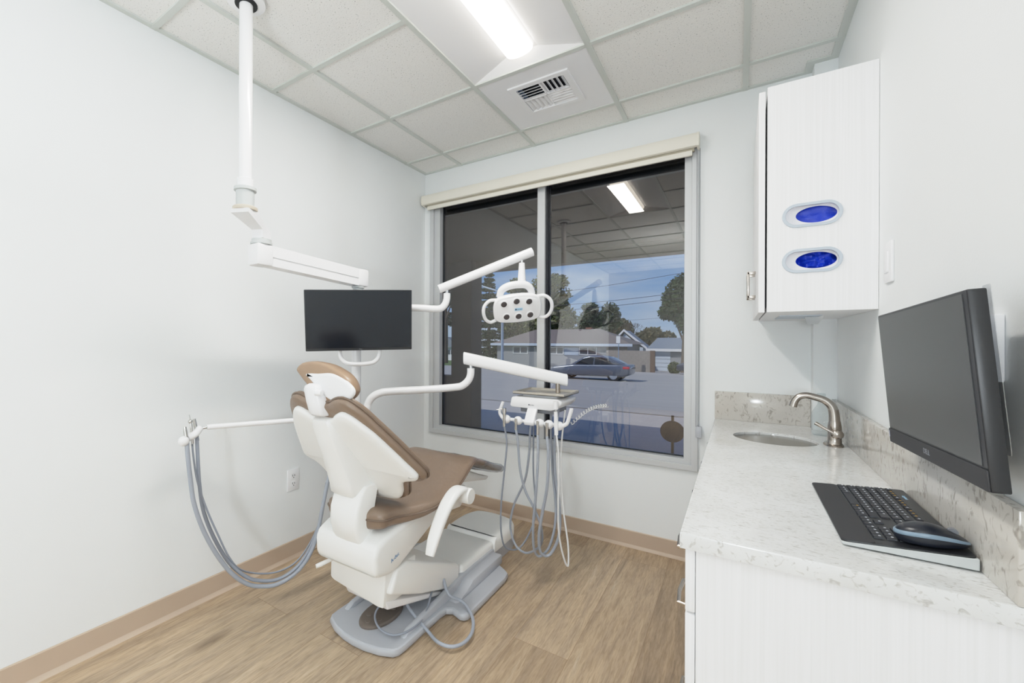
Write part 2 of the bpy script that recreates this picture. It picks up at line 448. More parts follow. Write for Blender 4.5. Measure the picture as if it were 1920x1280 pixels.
def rrect(x0, y0, x1, y1, r, n=5):
    out = []
    for cx, cy, a in ((x1 - r, y1 - r, 0), (x0 + r, y1 - r, 90), (x0 + r, y0 + r, 180), (x1 - r, y0 + r, 270)):
        for k in range(n + 1):
            t = R(a + 90 * k / n); out.append((cx + r * cos(t), cy + r * sin(t)))
    return out

def ellipse(cx, cy, rx, ry, n=40): return [(cx + rx * cos(2 * pi * k / n), cy + ry * sin(2 * pi * k / n)) for k in range(n)]

X, Y, Z = (1, 0, 0), (0, 1, 0), (0, 0, 1)
XY = lambda z: ((0, 0, z), X, Y, Z)                 # plate lying flat at height z
XZ = lambda y: ((0, y, 0), X, Z, (0, -1, 0))        # plate standing across the room at y
YZ = lambda x: ((x, 0, 0), Y, Z, X)

#CAMERA
# ------------------------------------------------------------------ camera
cd = bpy.data.cameras.new('camera'); cam = bpy.data.objects.new('camera', cd); COL.objects.link(cam)
cd.sensor_width = 36; cd.sensor_fit = 'HORIZONTAL'; cd.lens = 820.22 / 1920 * 36; cd.shift_x = 154.73 / 1920; cd.clip_start = .05; cd.clip_end = 600
yaw, pitch, roll = R(35.199), R(.021), R(-.275)
right = Vector((cos(yaw), sin(yaw), 0)); fwd = Vector((-sin(yaw) * cos(pitch), cos(yaw) * cos(pitch), sin(pitch))); up = right.cross(fwd)
cr, sr = cos(roll), sin(roll)
cx_, cy_ = right * cr - up * sr, right * sr + up * cr
cam.matrix_world = Matrix(((cx_.x, cy_.x, -fwd.x, 2.1544), (cx_.y, cy_.y, -fwd.y, -2.9824), (cx_.z, cy_.z, -fwd.z, 1.2819), (0, 0, 0, 1)))
SC.camera = cam

# ------------------------------------------------------------------ room shell
RX, RB, H = 2.55, -6.3, 2.6814     # right wall, rear wall, ceiling height
struct(Mesh().box((-.1, RB, -.05), (RX + .1, .1, 0)).build('floor', M['floor'], smooth=0))
struct(Mesh().box((-.12, RB, -.05), (0, .12, H + .05)).build('wall_left', M['wall'], smooth=0))
struct(Mesh().box((RX, RB, -.05), (RX + .12, .12, H + .05)).build('wall_right', M['wall'], smooth=0))
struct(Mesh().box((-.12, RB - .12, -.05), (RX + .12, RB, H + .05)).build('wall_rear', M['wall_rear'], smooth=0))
wl = [[(-.12, -.05), (RX + .12, -.05), (RX + .12, H + .05), (-.12, H + .05)], [(.09, .56), (1.94, .56), (1.94, 2.42), (.09, 2.42)]]
struct(Mesh().plate(wl, XZ(.06), .12).build('wall_back', M['wall'], smooth=0))
struct(Mesh().box((2.462, -.09, 0), (RX, .0, H + .05)).build('wall_corner', M['wall'], smooth=0))
G0X, G0Y, G = .3539, -.2681, .6096
cl = Mesh().plate([[(-.1, RB), (RX + .1, RB), (RX + .1, .1), (-.1, .1)], [(G0X + G, G0Y - 3 * G), (G0X + 2 * G, G0Y - 3 * G), (G0X + 2 * G, G0Y), (G0X + G, G0Y)]], XY(H + .016), .02)
roofb = struct(Mesh().box((-.2, RB - .1, H + .2), (RX + .2, .12, H + .25)).build('ceiling_deck', M['wall'], smooth=0))
ceil = struct(cl.build('ceiling', M['ceil'], smooth=0))
gr = Mesh()
for i in range(0, 4): gr.box((G0X + i * G - .0125, RB, H - .004), (G0X + i * G + .0125, 0, H + .007))
for j in range(-9, 1): [gr.box((xa_, G0Y + j * G - .0125, H - .0035), (xb_, G0Y + j * G + .0125, H + .007)) for xa_, xb_ in (((0, G0X + G), (G0X + 2 * G, RX)) if j in (-2,) else ((0, RX),))]
struct(gr.build('grid', M['tbar'], ceil, smooth=0))
struct(Mesh().box((0, RB, H - .002), (.026, 0, H + .01)).build('trim_1', M['tbar'], smooth=0))
struct(Mesh().box((.026, -.026, H - .002), (2.464, 0, H + .01)).build('trim_2', M['tbar'], smooth=0))
struct(Mesh().box((RX - .03, RB, H - .002), (RX, -.125, H + .01)).build('trim_3', M['tbar'], smooth=0))
struct(Mesh().box((2.43, -.125, H - .003), (RX, -.09, H + .01)).box((2.43, -.09, H - .003), (2.464, -.026, H + .01)).build('trim_4', M['tbar'], smooth=0))
bp = [(0, 0), (.022, 0), (.012, .006), (.006, .016), (.006, .098), (.003, .102), (0, .102)]
struct(Mesh().prism([(a, b) for a, b in bp], 'y', RB, 0).build('baseboard_left', M['base'], smooth=30))
struct(Mesh().prism([(-a, b) for a, b in bp], 'x', 0, 2.06).build('baseboard_back', M['base'], smooth=30))

# ------------------------------------------------------------------ window
win = thing('window_1', (1.01, 0, .53), None, None); struct(win)
fx0, fx1, fz0, fz1 = .063, 1.966, .535, 2.43
Mesh().plate([[(fx0, fz0), (fx1, fz0), (fx1, fz1), (fx0, fz1)], [(fx0 + .034, fz0 + .034), (fx1 - .034, fz0 + .034), (fx1 - .034, fz1 - .034), (fx0 + .034, fz1 - .034)]], XZ(-.004), .03, .002).build('outer_frame', M['alu'], win, smooth=0)
gx0, gx1, gz0, gz1 = .150, 1.893, .598, 2.40
Mesh().plate([[(fx0 + .03, fz0 + .028), (fx1 - .03, fz0 + .028), (fx1 - .03, fz1), (fx0 + .03, fz1)], [(gx0, gz0), (gx1, gz0), (gx1, gz1), (gx0, gz1)]], XZ(.03), .06, .002).build('inner_frame', M['alu'], win, smooth=0)
mxa, mxb = .983, 1.052
Mesh().box((mxa, .004, gz0), (mxb - .014, .06, gz1), .002).build('mullion', M['alu'], win, smooth=0)
gk = Mesh()
for a, b in ((gx0, mxa), (mxb, gx1)):
    gk.plate([[(a, gz0), (b, gz0), (b, gz1), (a, gz1)], [(a + .013, gz0 + .008), (b - .004, gz0 + .008), (b - .004, gz1 - .01), (a + .013, gz1 - .01)]], XZ(.052), .012)
gk.box((mxb - .014, .03, gz0), (mxb + .002, .06, gz1))
gk.build('gasket', M['gasket'], win, smooth=0)  # gasket; its bottom run also stands in for a reflected line
Mesh().box((gx0, .056, 2.328), (mxa, .09, gz1)).box((mxb, .056, 2.328), (gx1, .09, gz1)).build('top_strip', M['top_strip'], win, smooth=0)  # near-black strip across the top of both panes
for a, b in ((gx0 + .004, mxa - .002), (mxb, gx1 - .002)):
    t = bmesh.new(); vs = [t.verts.new(c) for c in ((a, .053, gz0 + .002), (b, .053, gz0 + .002), (b, .053, gz1), (a, .053, gz1))]; t.faces.new(vs)
    q = Mesh(); q.add(t); q.build('pane', M['glass'], win, smooth=0)

# roller blind
rb = thing('roller_blind', (1, -.04, 2.40), 'cream roller blind rolled up in its cassette above the window', 'blind')
cas = [(0, 2.488), (-.055, 2.488), (-.074, 2.480), (-.082, 2.462), (-.082, 2.425), (-.076, 2.408), (-.066, 2.404), (-.055, 2.404), (-.055, 2.42), (0, 2.42)]
Mesh().prism(cas, 'x', .03, 1.958).build('cassette', M['blind'], rb, smooth=30)
for xa, xb in ((.018, .03), (1.958, 1.97)):
    Mesh().prism([(a * 1.03, b) for a, b in [(0, 2.489), (-.055, 2.489), (-.075, 2.481), (-.083, 2.462), (-.083, 2.425), (-.076, 2.405), (-.05, 2.398), (0, 2.398)]], 'x', xa, xb, .001).build('end_cap', M['blind'], rb, smooth=30)
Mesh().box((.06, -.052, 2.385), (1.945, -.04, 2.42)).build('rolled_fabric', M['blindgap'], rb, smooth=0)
Mesh().box((.06, -.058, 2.362), (1.935, -.04, 2.392), .004).build('bottom_rail', M['blind'], rb)
ch = Mesh()
for sx in (1.957, 1.972):
    n = 220
    for k in range(n):
        z = 2.40 - k * (2.40 - .80) / (n - 1)
        ch.box((sx - .0016, -.0316, z - .0022), (sx + .0016, -.0284, z + .0022))
    ch.tube([(sx, -.03, 2.40), (sx, -.03, .80)], .0011, 5)
ch.build('chain', M['bezelmark'], rb, smooth=0)
Mesh().box((1.955, -.035, .735), (1.985, 0, .80), .004).tube([(1.97, -.037, .765), (1.97, -.03, .765)], .008, 12).build('chain_holder', M['gray'], rb)

# ------------------------------------------------------------------ ceiling light and vent
tl = thing('ceiling_light', (1.268, -1.49, H), 'long white recessed troffer with glowing central lens in the ceiling', 'ceiling light')
lx0, lx1, ly0, ly1 = G0X + G + .012, G0X + 2 * G - .012, G0Y - 3 * G + .012, G0Y - G - .012
cxm = (lx0 + lx1) / 2
hs = Mesh(); 
za = H + .004; zb = H + .045
hs.loft([[(lx0, ly0, za), (lx1, ly0, za), (lx1, ly1, za), (lx0, ly1, za)], [(cxm - .082, ly0 + .055, zb), (cxm + .082, ly0 + .055, zb), (cxm + .082, ly1 - .055, zb), (cxm - .082, ly1 - .055, zb)]], cap=False)
hs.box((cxm - .09, ly0 + .05, zb), (cxm + .09, ly1 - .05, zb + .003)).build('housing', M['gloss'], tl, smooth=0)
lr = []
for yq, q in ((ly0 + .075, 0), (ly0 + .076, .7), (ly0 + .085, .93), (ly0 + .10, 1), (ly1 - .10, 1), (ly1 - .085, .93), (ly1 - .076, .7), (ly1 - .075, 0)):
    lr.append([Vector((cxm + .068 * cos(pi * k / 16), yq, zb + .001 - .046 * (.55 + .45 * q) * sin(pi * k / 16) ** .6 * (1 if q else .6))) for k in range(17)])
Mesh().loft(lr).build('lens', M['diffuser'], tl, smooth=60)
vt = thing('ceiling_vent', (1.268, -.573, H), 'square white air register with slatted four-way grille in the ceiling', 'vent')
vx0, vx1, vy0, vy1 = G0X + G + .012, G0X + 2 * G - .012, G0Y - G + .012, G0Y - .012
wx0, wx1, wy0, wy1 = 1.138, 1.402, -.722, -.458
Mesh().plate([[(vx0, vy0), (vx1, vy0), (vx1, vy1), (vx0, vy1)], [(wx0, wy0), (wx1, wy0), (wx1, wy1), (wx0, wy1)]], XY(H + .004), .006).build('panel', M['white'], vt, smooth=0)
Mesh().plate([[(wx0 - .035, wy0 - .035), (wx1 + .035, wy0 - .035), (wx1 + .035, wy1 + .035), (wx0 - .035, wy1 + .035)], [(wx0, wy0), (wx1, wy0), (wx1, wy1), (wx0, wy1)]], XY(H - .003), .010, .003).build('frame', M['white'], vt)
Mesh().box((wx0 - .01, wy0 - .01, H + .06), (wx1 + .01, wy1 + .01, H + .07)).build('duct', M['dark'], vt, smooth=0)
sl = Mesh(); mx_, my_ = (wx0 + wx1) / 2, (wy0 + wy1) / 2
for k in range(5):
    f = (k + .5) / 5
    for (qx0, qx1, qy0, qy1, along, ang) in ((wx0, mx_, wy0, my_, 'x', 40), (mx_, wx1, wy0, my_, 'y', 40), (wx0, mx_, my_, wy1, 'y', -30), (mx_, wx1, my_, wy1, 'x', -30)):
        if along == 'x':
            yc = qy0 + (qy1 - qy0) * f
            sl.box((qx0, yc - .0125, H + .003), (qx1, yc + .0125, H + .005), rot=Matrix.Rotation(R(ang), 3, 'X'))
        else:
            xc = qx0 + (qx1 - qx0) * f
            sl.box((xc - .0125, qy0, H + .003), (xc + .0125, qy1, H + .005), rot=Matrix.Rotation(R(ang), 3, 'Y'))
sl.box((mx_ - .003, wy0, H - .004), (mx_ + .003, wy1, H + .012)).box((wx0, my_ - .003, H - .004), (wx1, my_ + .003, H + .012))
sl.build('slats', M['white'], vt, smooth=0)

# ------------------------------------------------------------------ ceiling-mounted monitor arm
ma = thing('monitor_ceiling_mount', (.498, -1.952, H), 'white ceiling pole with jointed spring arm reaching to the hanging monitor', 'monitor mount')
px, py = .498, -1.952
Mesh().tube([(px, py, H), (px, py, 1.93)], .0265, 28).build('pole', M['gloss'], ma)
Mesh().lathe([(.03, 0), (.075, 0), (.075, -.012), (.045, -.018), (.03, -.018)], (px, py, H)).build('ceiling_flange', M['gloss'], ma)
Mesh().lathe([(.030, -.012), (.044, -.0185), (.044, -.022), (.030, -.024)], (px, py, H)).build('rubber_ring', M['dark'], ma)
Mesh().lathe([(.031, 0), (.033, -.002), (.033, -.036), (.028, -.038)], (px, py, 1.945)).build('sleeve', M['gloss'], ma)
Mesh().lathe([(.028, 0), (.044, 0), (.044, -.012), (.036, -.014), (.036, -.075), (.03, -.077)], (px, py, 1.908)).build('clamp', M['silver'], ma)
# elbow: a slanted box bracket dropping from the clamp to the arm pivot
e0, e1 = Vector((px, py, 1.815)), Vector((.452, -1.845, 1.705))
Mesh().lathe([(.047, 0), (.049, .004), (.049, .012), (.044, .016)], (px, py, 1.815)).build('pivot_plate', M['beige'], ma)
el = Mesh(); dirv = (e1 - e0); hd = Vector((dirv.x, dirv.y, 0)).normalized(); sd = Vector((-hd.y, hd.x, 0))
def ringat(c, w, h): return [c + sd * w + hd * h, c - sd * w + hd * h, c - sd * w - hd * h, c + sd * w - hd * h]
el.loft([ringat(Vector((px, py, 1.815)), .04, .04), ringat(Vector((px, py, 1.80)) + hd * .005, .04, .042), ringat(e1 + Vector((0, 0, .055)), .026, .032), ringat(e1 + Vector((0, 0, .02)), .026, .03)])
el.build('elbow_bracket', M['white'], ma, smooth=20)
Mesh().tube([Vector((px, py, 1.86)) + hd * .042 + sd * .03, e1 + Vector((0, 0, .06)) + hd * .04 + sd * .03], .007, 8).build('elbow_rod', M['silver'], ma)
Mesh().lathe([(.03, .025), (.042, .022), (.042, .010), (.046, .008), (.046, 0), (.03, -.004)], e1 + Vector((0, 0, -.004))).build('pivot_ring', M['silver'], ma)
a0 = e1 + Vector((0, 0, -.05)); a1 = Vector((.474, -1.272, 1.622)); ad = (a1 - a0).normalized(); asd = Vector((0, 0, 1)).cross(ad).normalized(); aup = ad.cross(asd)
def armbox(c0, c1, w, h, off=0): 
    return [[c + asd * (w * sx) + Vector((0, 0, 1)) * (h * sz + off) for sx, sz in ((-1, -1), (1, -1), (1, 1), (-1, 1))] for c in (c0, c1)]
m_ = Mesh(); m_.box((a0.x - .04, a0.y - .045, a0.z - .048), (a0.x + .04, a0.y + .035, a0.z + .046), .010); m_.build('arm_shoulder', M['white'], ma)
m_ = Mesh(); m_.loft(armbox(a0 + ad * .02, a1, .036, .024, .02)); m_.build('arm_upper_cover', M['white'], ma, smooth=20)
m_ = Mesh(); m_.loft(armbox(a0 + ad * .02, a1, .032, .022, -.022)); m_.build('arm_lower_cover', M['white'], ma, smooth=20)
m_ = Mesh(); m_.box((a1.x - .038, a1.y - .03, a1.z - .045), (a1.x + .038, a1.y + .045, a1.z + .048), .010); m_.build('arm_wrist', M['white'], ma)
Mesh().lathe([(.034, 0), (.034, -.008), (.028, -.010), (.028, -.075)], (a1.x, a1.y, a1.z - .045)).build('hanging_stub', M['silver'], ma)

# hanging monitor
mo = thing('monitor', (.524, -1.313, 1.392), 'black widescreen monitor hanging from the ceiling arm, screen off', 'monitor')
RM = Matrix.Rotation(R(45.14), 3, 'Z') @ Matrix.Rotation(R(7.89), 3, 'X') @ Matrix.Rotation(R(-1.25), 3, 'Y')
mc = Vector((.524, -1.313, 1.392)); mu, mn, mv = RM @ Vector(X), RM @ Vector((0, -1, 0)), RM @ Vector(Z)
def mfr(off): return (mc + mn * off, mu, mv, mn)
w2, h2 = .557 / 2, .32 / 2
Mesh().plate([rrect(-w2, -h2, w2, h2, .004)], mfr(-.010), .020, .002).build('bezel', M['black'], mo)
Mesh().plate([rrect(-w2 + .004, -h2 + .014, w2 - .004, h2 - .004, .002)], mfr(.0005), .001).build('screen', M['screen'], mo, smooth=0)
Mesh().plate([rrect(-.15, -.11, .15, .11, .03)], mfr(-.035), .034, .008).build('back_housing', M['black'], mo)
Mesh().text('DELL', .008, (mc + mn * .0003 + mv * (-h2 + .007) + mu * .005, mu, mv, mn), .0004).build('logo', M['bezelmark'], mo, smooth=0)
hp = [(-.105, -h2 + .03, -.03), (-.105, -h2 - .02, -.03), (-.095, -h2 - .05, -.025), (-.065, -h2 - .072, -.02), (0, -h2 - .078, -.02), (.065, -h2 - .072, -.02), (.095, -h2 - .05, -.025), (.105, -h2 - .02, -.03), (.105, -h2 + .03, -.03)]
Mesh().tube([mc + mu * a + mv * b + mn * c for a, b, c in hp], .0115, 14, smooth=6).build('handle', M['gloss'], mo)

# ------------------------------------------------------------------ support post with light arm, delivery arm and assistant arm
sp = thing('support_post', (.41, -1.22, 0), 'white round equipment post standing beside the dental chair, behind the monitor', 'post')
Mesh().tube([(.41, -1.22, .30), (.41, -1.22, 1.50)], .027, 24).build('pole', M['gloss'], sp)
Mesh().tube([(.41, -1.22, .34), (.41, -1.22, .86)], .034, 24).build('sleeve', M['gloss'], sp)
Mesh().box((.37, -1.27, .24), (.66, -1.17, .32), .015).build('mounting_bracket', M['warm'], sp)

dl = thing('dental_light', (.41, -1.22, 1.47), 'white dental operating light with six lenses and loop handles on an arm', 'dental light')
P0 = Vector((.41, -1.22, 1.478)); 
Mesh().tube([P0, (0.485, -1.162, 1.471), (0.662, -1, 1.473), (0.735, -0.936, 1.468), (0.770, -0.912, 1.471), (0.790, -0.898, 1.493), (0.798, -0.892, 1.523), (0.799, -0.891, 1.557)], [.020]*8, 16, smooth=5).build('lower_arm', M['gloss'], dl)
Mesh().tube([(0.799, -0.891, 1.553), (0.799, -0.891, 1.599)], .009, 14).build('swivel_pin', M['chrome'], dl)
Mesh().tube([(0.762, -0.918, 1.581), (0.777, -0.907, 1.588), (1.187, -0.691, 1.768), (1.218, -0.669, 1.783)], [.024, .025, .0255, .0255], 20).build('upper_arm', M['gloss'], dl)
Mesh().tube([(1.171, -0.702, 1.747), (1.171, -0.702, 1.712)], .008, 12).build('drop_pin', M['chrome'], dl)
Mesh().lathe([(.016, 0), (.0165, -.01), (.020, -.06), (.0225, -.105), (.024, -.125)], (1.171, -0.702, 1.721)).build('neck', M['gloss'], dl)
hc = Vector((1.164, -0.744, 1.469))
hu = Vector((.82, .55, .10)).normalized(); hn = Vector((.50, -.72, -.42)); hn = (hn - hu * hn.dot(hu)).normalized(); hv = hn.cross(hu)
def hf(a, b, c): return hc + hu * a + hv * b + hn * c
ho = spline([(-.132, -.01), (-.128, .035), (-.105, .066), (-.05, .078), (0, .080), (.05, .078), (.105, .066), (.128, .035), (.132, -.01), (.125, -.055), (.10, -.076), (.05, -.084), (0, -.086), (-.05, -.084), (-.10, -.076), (-.125, -.055)], 3, True)
Mesh().pad(ho, hf, [('s', .30, -.075), ('s', .62, -.07), ('s', .86, -.05), ('s', .97, -.025), ('s', 1.0, -.002), ('i', .006, .008), ('i', .016, .011)]).build('head_shell', M['gloss'], dl)
fpl = Mesh().pad(ho, hf, [('i', .018, .004), ('i', .018, .0115), ('i', .022, .0135)]).build('front_panel', M['white'], dl)
lens = [(-.075, .033), (-.006, .043), (.062, .036), (-.062, -.042), (.004, -.045), (.068, -.042)]
for a, b in lens:
    Mesh().lathe([(.0225, -.002), (.022, .004), (.017, .005), (.0165, 0)], hf(a, b, .0128), hn).build('bezel', M['white'], dl)
    Mesh().lathe([(.0165, 0), (.012, .0025), (0, .004)], hf(a, b, .0135), hn).build('lens', M['led'], dl)
Mesh().plate([rrect(-.022, -.008, .022, .008, .003)], (hf(.004, -.003, .0145), hu, hv, hn), .001).build('label', M['bluelabel'], dl, smooth=0)
Mesh().text('■ A-dec', .0105, (hf(.004, -.003, .0152), hu, hv, hn), .0003).build('logo', M['ink'], dl, smooth=0)
for s in (-1, 1):
    Mesh().tube([hf(s * .112, .050, -.02), hf(s * .150, .055, -.005), hf(s * .180, .030, .005), hf(s * .187, -.01, .01), hf(s * .175, -.05, .005), hf(s * .148, -.072, -.005), hf(s * .112, -.066, -.02)], .0095, 12, smooth=6).build('handle', M['gloss'], dl)
Mesh().tube([hf(-.09, .06, -.04), hf(-.075, .098, -.04), hf(-.03, .118, -.04), hf(.04, .118, -.04), hf(.075, .098, -.04), hf(.09, .06, -.04)], [.018, .02, .021, .021, .02, .018], 14, smooth=5).build('yoke', M['gloss'], dl)

# delivery unit
du = thing('delivery_unit', (.41, -1.22, .95), 'white delivery arm and tray head with a row of ball-shaped instrument holders', 'dental delivery unit')
Mesh().tube([(.41, -1.19, .80), (0.476, -1.205, 0.898), (0.483, -1.2, 0.936), (0.502, -1.186, 0.974), (0.534, -1.152, 0.997), (0.578, -1.108, 1.004), (0.724, -0.980, 1.013), (0.849, -0.868, 1.025), (0.881, -0.846, 1.036), (0.905, -0.828, 1.063), (0.916, -0.821, 1.096), (0.917, -0.820, 1.133)], .021, 18, smooth=5).build('lower_arm', M['gloss'], du)
Mesh().tube([(0.918, -0.820, 1.13), (0.917, -0.820, 1.169)], .010, 12).build('swivel_pin', M['chrome'], du)
b0, b1 = Vector((0.885, -0.843, 1.19)), Vector((1.39, -0.584, 1.073))
bd = (b1 - b0).normalized(); bs = bd.cross(Vector(Z)).normalized()
def oval(c, w, h): return [c + bs * (w * (abs(cos(t)) ** .7) * (1 if cos(t) >= 0 else -1)) + Vector(Z) * (h * (abs(sin(t)) ** .7) * (1 if sin(t) >= 0 else -1)) for t in [2 * pi * k / 24 for k in range(24)]]
Mesh().loft([oval(b0 - bd * .004, .018, .028), oval(b0, .024, .035), oval(b0.lerp(b1, .5), .026, .035), oval(b1 - bd * .003, .026, .033), oval(b1, .021, .028)]).build('upper_arm', M['gloss'], du, smooth=50)
Mesh().tube([(1.347, -0.615, 1.075), (1.348, -0.614, 1.005)], .013, 12).build('drop_pin', M['nickel'], du)
tx0, tx1, ty0, ty1, tz0, tz1 = 1.125, 1.415, -.752, -.50, .922, .986
Mesh().prism([(tx0 + .01, tz1 - .006), (tx0 + .03, tz1), (tx1 - .02, tz1), (tx1, tz1 - .012), (tx1 - .004, tz0 + .035), (tx1 - .03, tz0 + .01), (tx1 - .06, tz0), (tx0 + .012, tz0 + .004), (tx0, tz0 + .012)], 'y', ty0, ty1, .007).build('tray_head', M['white'], du)
Mesh().box((tx0 + .05, ty0 + .03, tz0 - .022), (tx1 - .05, ty1 - .02, tz0 + .01), .005).build('valve_box', M['graydk'], du)
tr = Mesh(); tr.box((tx0 + .02, ty0 - .004, 1.000), (tx1 + .012, ty1, 1.003))
for a, b in (((tx0 + .02, ty0 - .004, 1.0), (tx1 + .012, ty0 - .001, 1.014)), ((tx0 + .02, ty1 - .003, 1.0), (tx1 + .012, ty1, 1.014)), ((tx0 + .02, ty0, 1.0), (tx0 + .023, ty1, 1.014)), ((tx1 + .009, ty0, 1.0), (tx1 + .012, ty1, 1.014))): tr.box(a, b)
tr.build('steel_tray', M['tray'], du, smooth=0)
Mesh().box((tx0 + .06, ty0 + .04, tz1 - .004), (tx1 - .04, ty1 - .03, 1.0), .004).build('tray_support', M['white'], du)
Mesh().text('■ A-dec', .009, ((1.25, ty0 - .0008, .945), X, Z, (0, -1, 0)), .0004).build('logo', M['ink'], du, smooth=0)
HB = [(1.124, .862), (1.192, .861), (1.313, .860), (1.362, .859), (1.413, .858)]
hy = -.79
Mesh().tube([(1.108, hy + .01, .862), (1.413, hy + .01, .858)], .009, 12).build('holder_bar', M['white'], du)
Mesh().prism([(-.742, .922), (-.76, .93), (-.81, .862), (-.805, .845), (-.775, .845)], 'x', 1.232, 1.285, .004).build('bar_bracket', M['white'], du)
for i, (bx, bz) in enumerate(HB):
    b_ = Mesh(); b_.ball((bx, hy, bz), .0235, 3, (1, 1, 1))
    b_.build('holder', M['white'], du)
Mesh().tube([(1.105, hy, .862), (1.087, hy, .885), (1.085, hy, .905), (1.100, hy, .945), (1.103, hy, .955)], [.009, .009, .0085, .0085, .008], 10, smooth=5).build('side_handle', M['white'], du)
Mesh().tube([(1.43, hy, .858), (1.452, hy, .872), (1.462, hy, .895), (1.475, hy, .94), (1.477, hy, .952)], [.010, .010, .0095, .0095, .009], 10, smooth=5).build('side_handle', M['white'], du)
# coiled cord behind the tray
cc = []
for k in range(15 * 12):
    t = k / (15 * 12 - 1); c = Vector((1.42, -.62, .84)).lerp(Vector((1.56, -.42, .93)), t); c.z += .03 * sin(pi * t)
    a = 2 * pi * k / 12; cc.append(c + Vector((.6 * cos(a), -.5 * cos(a), .62 * sin(a))) * .014)
Mesh().tube(cc, .0022, 5).build('coiled_cord', M['hosewhite'], du)

def hose_tool(label, name, cat, bx, body, hosepts, hr, hm, group='instruments hanging in the delivery unit holders'):
    t = thing(name, (bx, hy, .80), label, cat, group)
    for nm, pts, r, m in body: Mesh().tube(pts, r, 14).build(nm, M[m], t)
    Mesh().tube(hosepts, hr, 9, smooth=7).build('hose', M[hm], t)
    return t
F = hy - .024
hose_tool('steel air-water syringe with a thin nozzle in the first ball holder of the delivery unit', 'air_water_syringe', 'syringe', HB[0][0],
  [('body', [(1.122, F, .905), (1.122, F, .825)], [.0085, .0075], 'steel'), ('head', [(1.122, F, .90), (1.122, F, .925)], [.012, .011], 'steel'), ('nozzle', [(1.122, F, .92), (1.085, F - .02, .915)], [.0025, .0015], 'steel')],
  [(1.122, F, .83), (1.131, -0.800, 0.735), (1.114, -0.790, 0.585), (1.091, -0.780, 0.402), (1.079, -0.760, 0.245), (1.08, -0.720, 0.136), (1.095, -0.660, 0.092), (1.124, -0.600, 0.090), (1.167, -0.570, 0.171), (1.205, -0.570, 0.303), (1.195, -0.580, 0.550), (1.21, -0.620, 0.803), (1.20, -.64, .925)], .0048, 'hosedk')
hose_tool('short steel coupling with grey hose in the second ball holder of the delivery unit', 'handpiece_coupling', 'dental handpiece', HB[1][0],
  [('coupling', [(1.19, F, .875), (1.19, F, .815)], .0075, 'steel')],
  [(1.19, F, .82), (1.2, -0.810, 0.746), (1.209, -0.800, 0.604), (1.231, -0.780, 0.489), (1.268, -0.760, 0.406), (1.302, -0.740, 0.308), (1.297, -0.710, 0.211), (1.252, -0.680, 0.144), (1.182, -0.660, 0.099), (1.116, -0.650, 0.125), (1.086, -0.650, 0.225), (1.109, -0.650, 0.352), (1.173, -0.650, 0.502), (1.202, -0.660, 0.659), (1.218, -0.680, 0.813), (1.25, -.68, .925)], .0064, 'hose')
hose_tool('short steel coupling with grey hose just right of the tray bracket', 'handpiece_coupling', 'dental handpiece', HB[2][0],
  [('coupling', [(1.311, F, .875), (1.311, F, .805)], .0075, 'steel')],
  [(1.311, F, .81), (1.316, -0.820, 0.709), (1.306, -0.820, 0.515), (1.288, -0.810, 0.343), (1.281, -0.790, 0.222), (1.284, -0.760, 0.161), (1.303, -0.740, 0.147), (1.336, -0.720, 0.188), (1.357, -0.700, 0.266), (1.365, -0.690, 0.349), (1.361, -0.680, 0.431), (1.339, -0.670, 0.596), (1.33, -0.670, 0.767), (1.33, -.67, .925)], .0068, 'hose')
hose_tool('short steel coupling with grey hose in the fourth ball holder, second from the right end', 'handpiece_coupling', 'dental handpiece', HB[3][0],
  [('coupling', [(1.36, F, .872), (1.36, F, .80)], .0078, 'steel')],
  [(1.36, F, .805), (1.37, -0.820, 0.717), (1.365, -0.820, 0.554), (1.337, -0.810, 0.409), (1.316, -0.800, 0.291), (1.312, -0.780, 0.199), (1.328, -0.760, 0.165), (1.355, -0.740, 0.173), (1.387, -0.720, 0.247), (1.391, -0.700, 0.331), (1.382, -0.690, 0.438), (1.358, -0.680, 0.573), (1.35, -0.670, 0.741), (1.37, -.67, .925)], .0078, 'hose')
hose_tool('tall white handpiece with pale cord standing in the right end ball holder', 'curing_handpiece', 'dental handpiece', HB[4][0],
  [('tip', [(1.405, F, .985), (1.405, F, .945)], [.013, .013], 'white'), ('collar', [(1.405, F, .945), (1.405, F, .930)], .007, 'chrome'), ('body', [(1.405, F, .932), (1.408, F, .86), (1.409, F, .815)], [.0085, .0115, .009], 'white')],
  [(1.409, F, .82), (1.422, -0.820, 0.725), (1.423, -0.820, 0.565), (1.423, -0.820, 0.379), (1.431, -0.810, 0.271), (1.447, -0.800, 0.196), (1.458, -0.790, 0.163), (1.462, -0.780, 0.174), (1.453, -0.760, 0.258), (1.424, -0.740, 0.407), (1.403, -0.720, 0.563), (1.398, -0.700, 0.753), (1.41, -.68, .925)], .0046, 'hosewhite')

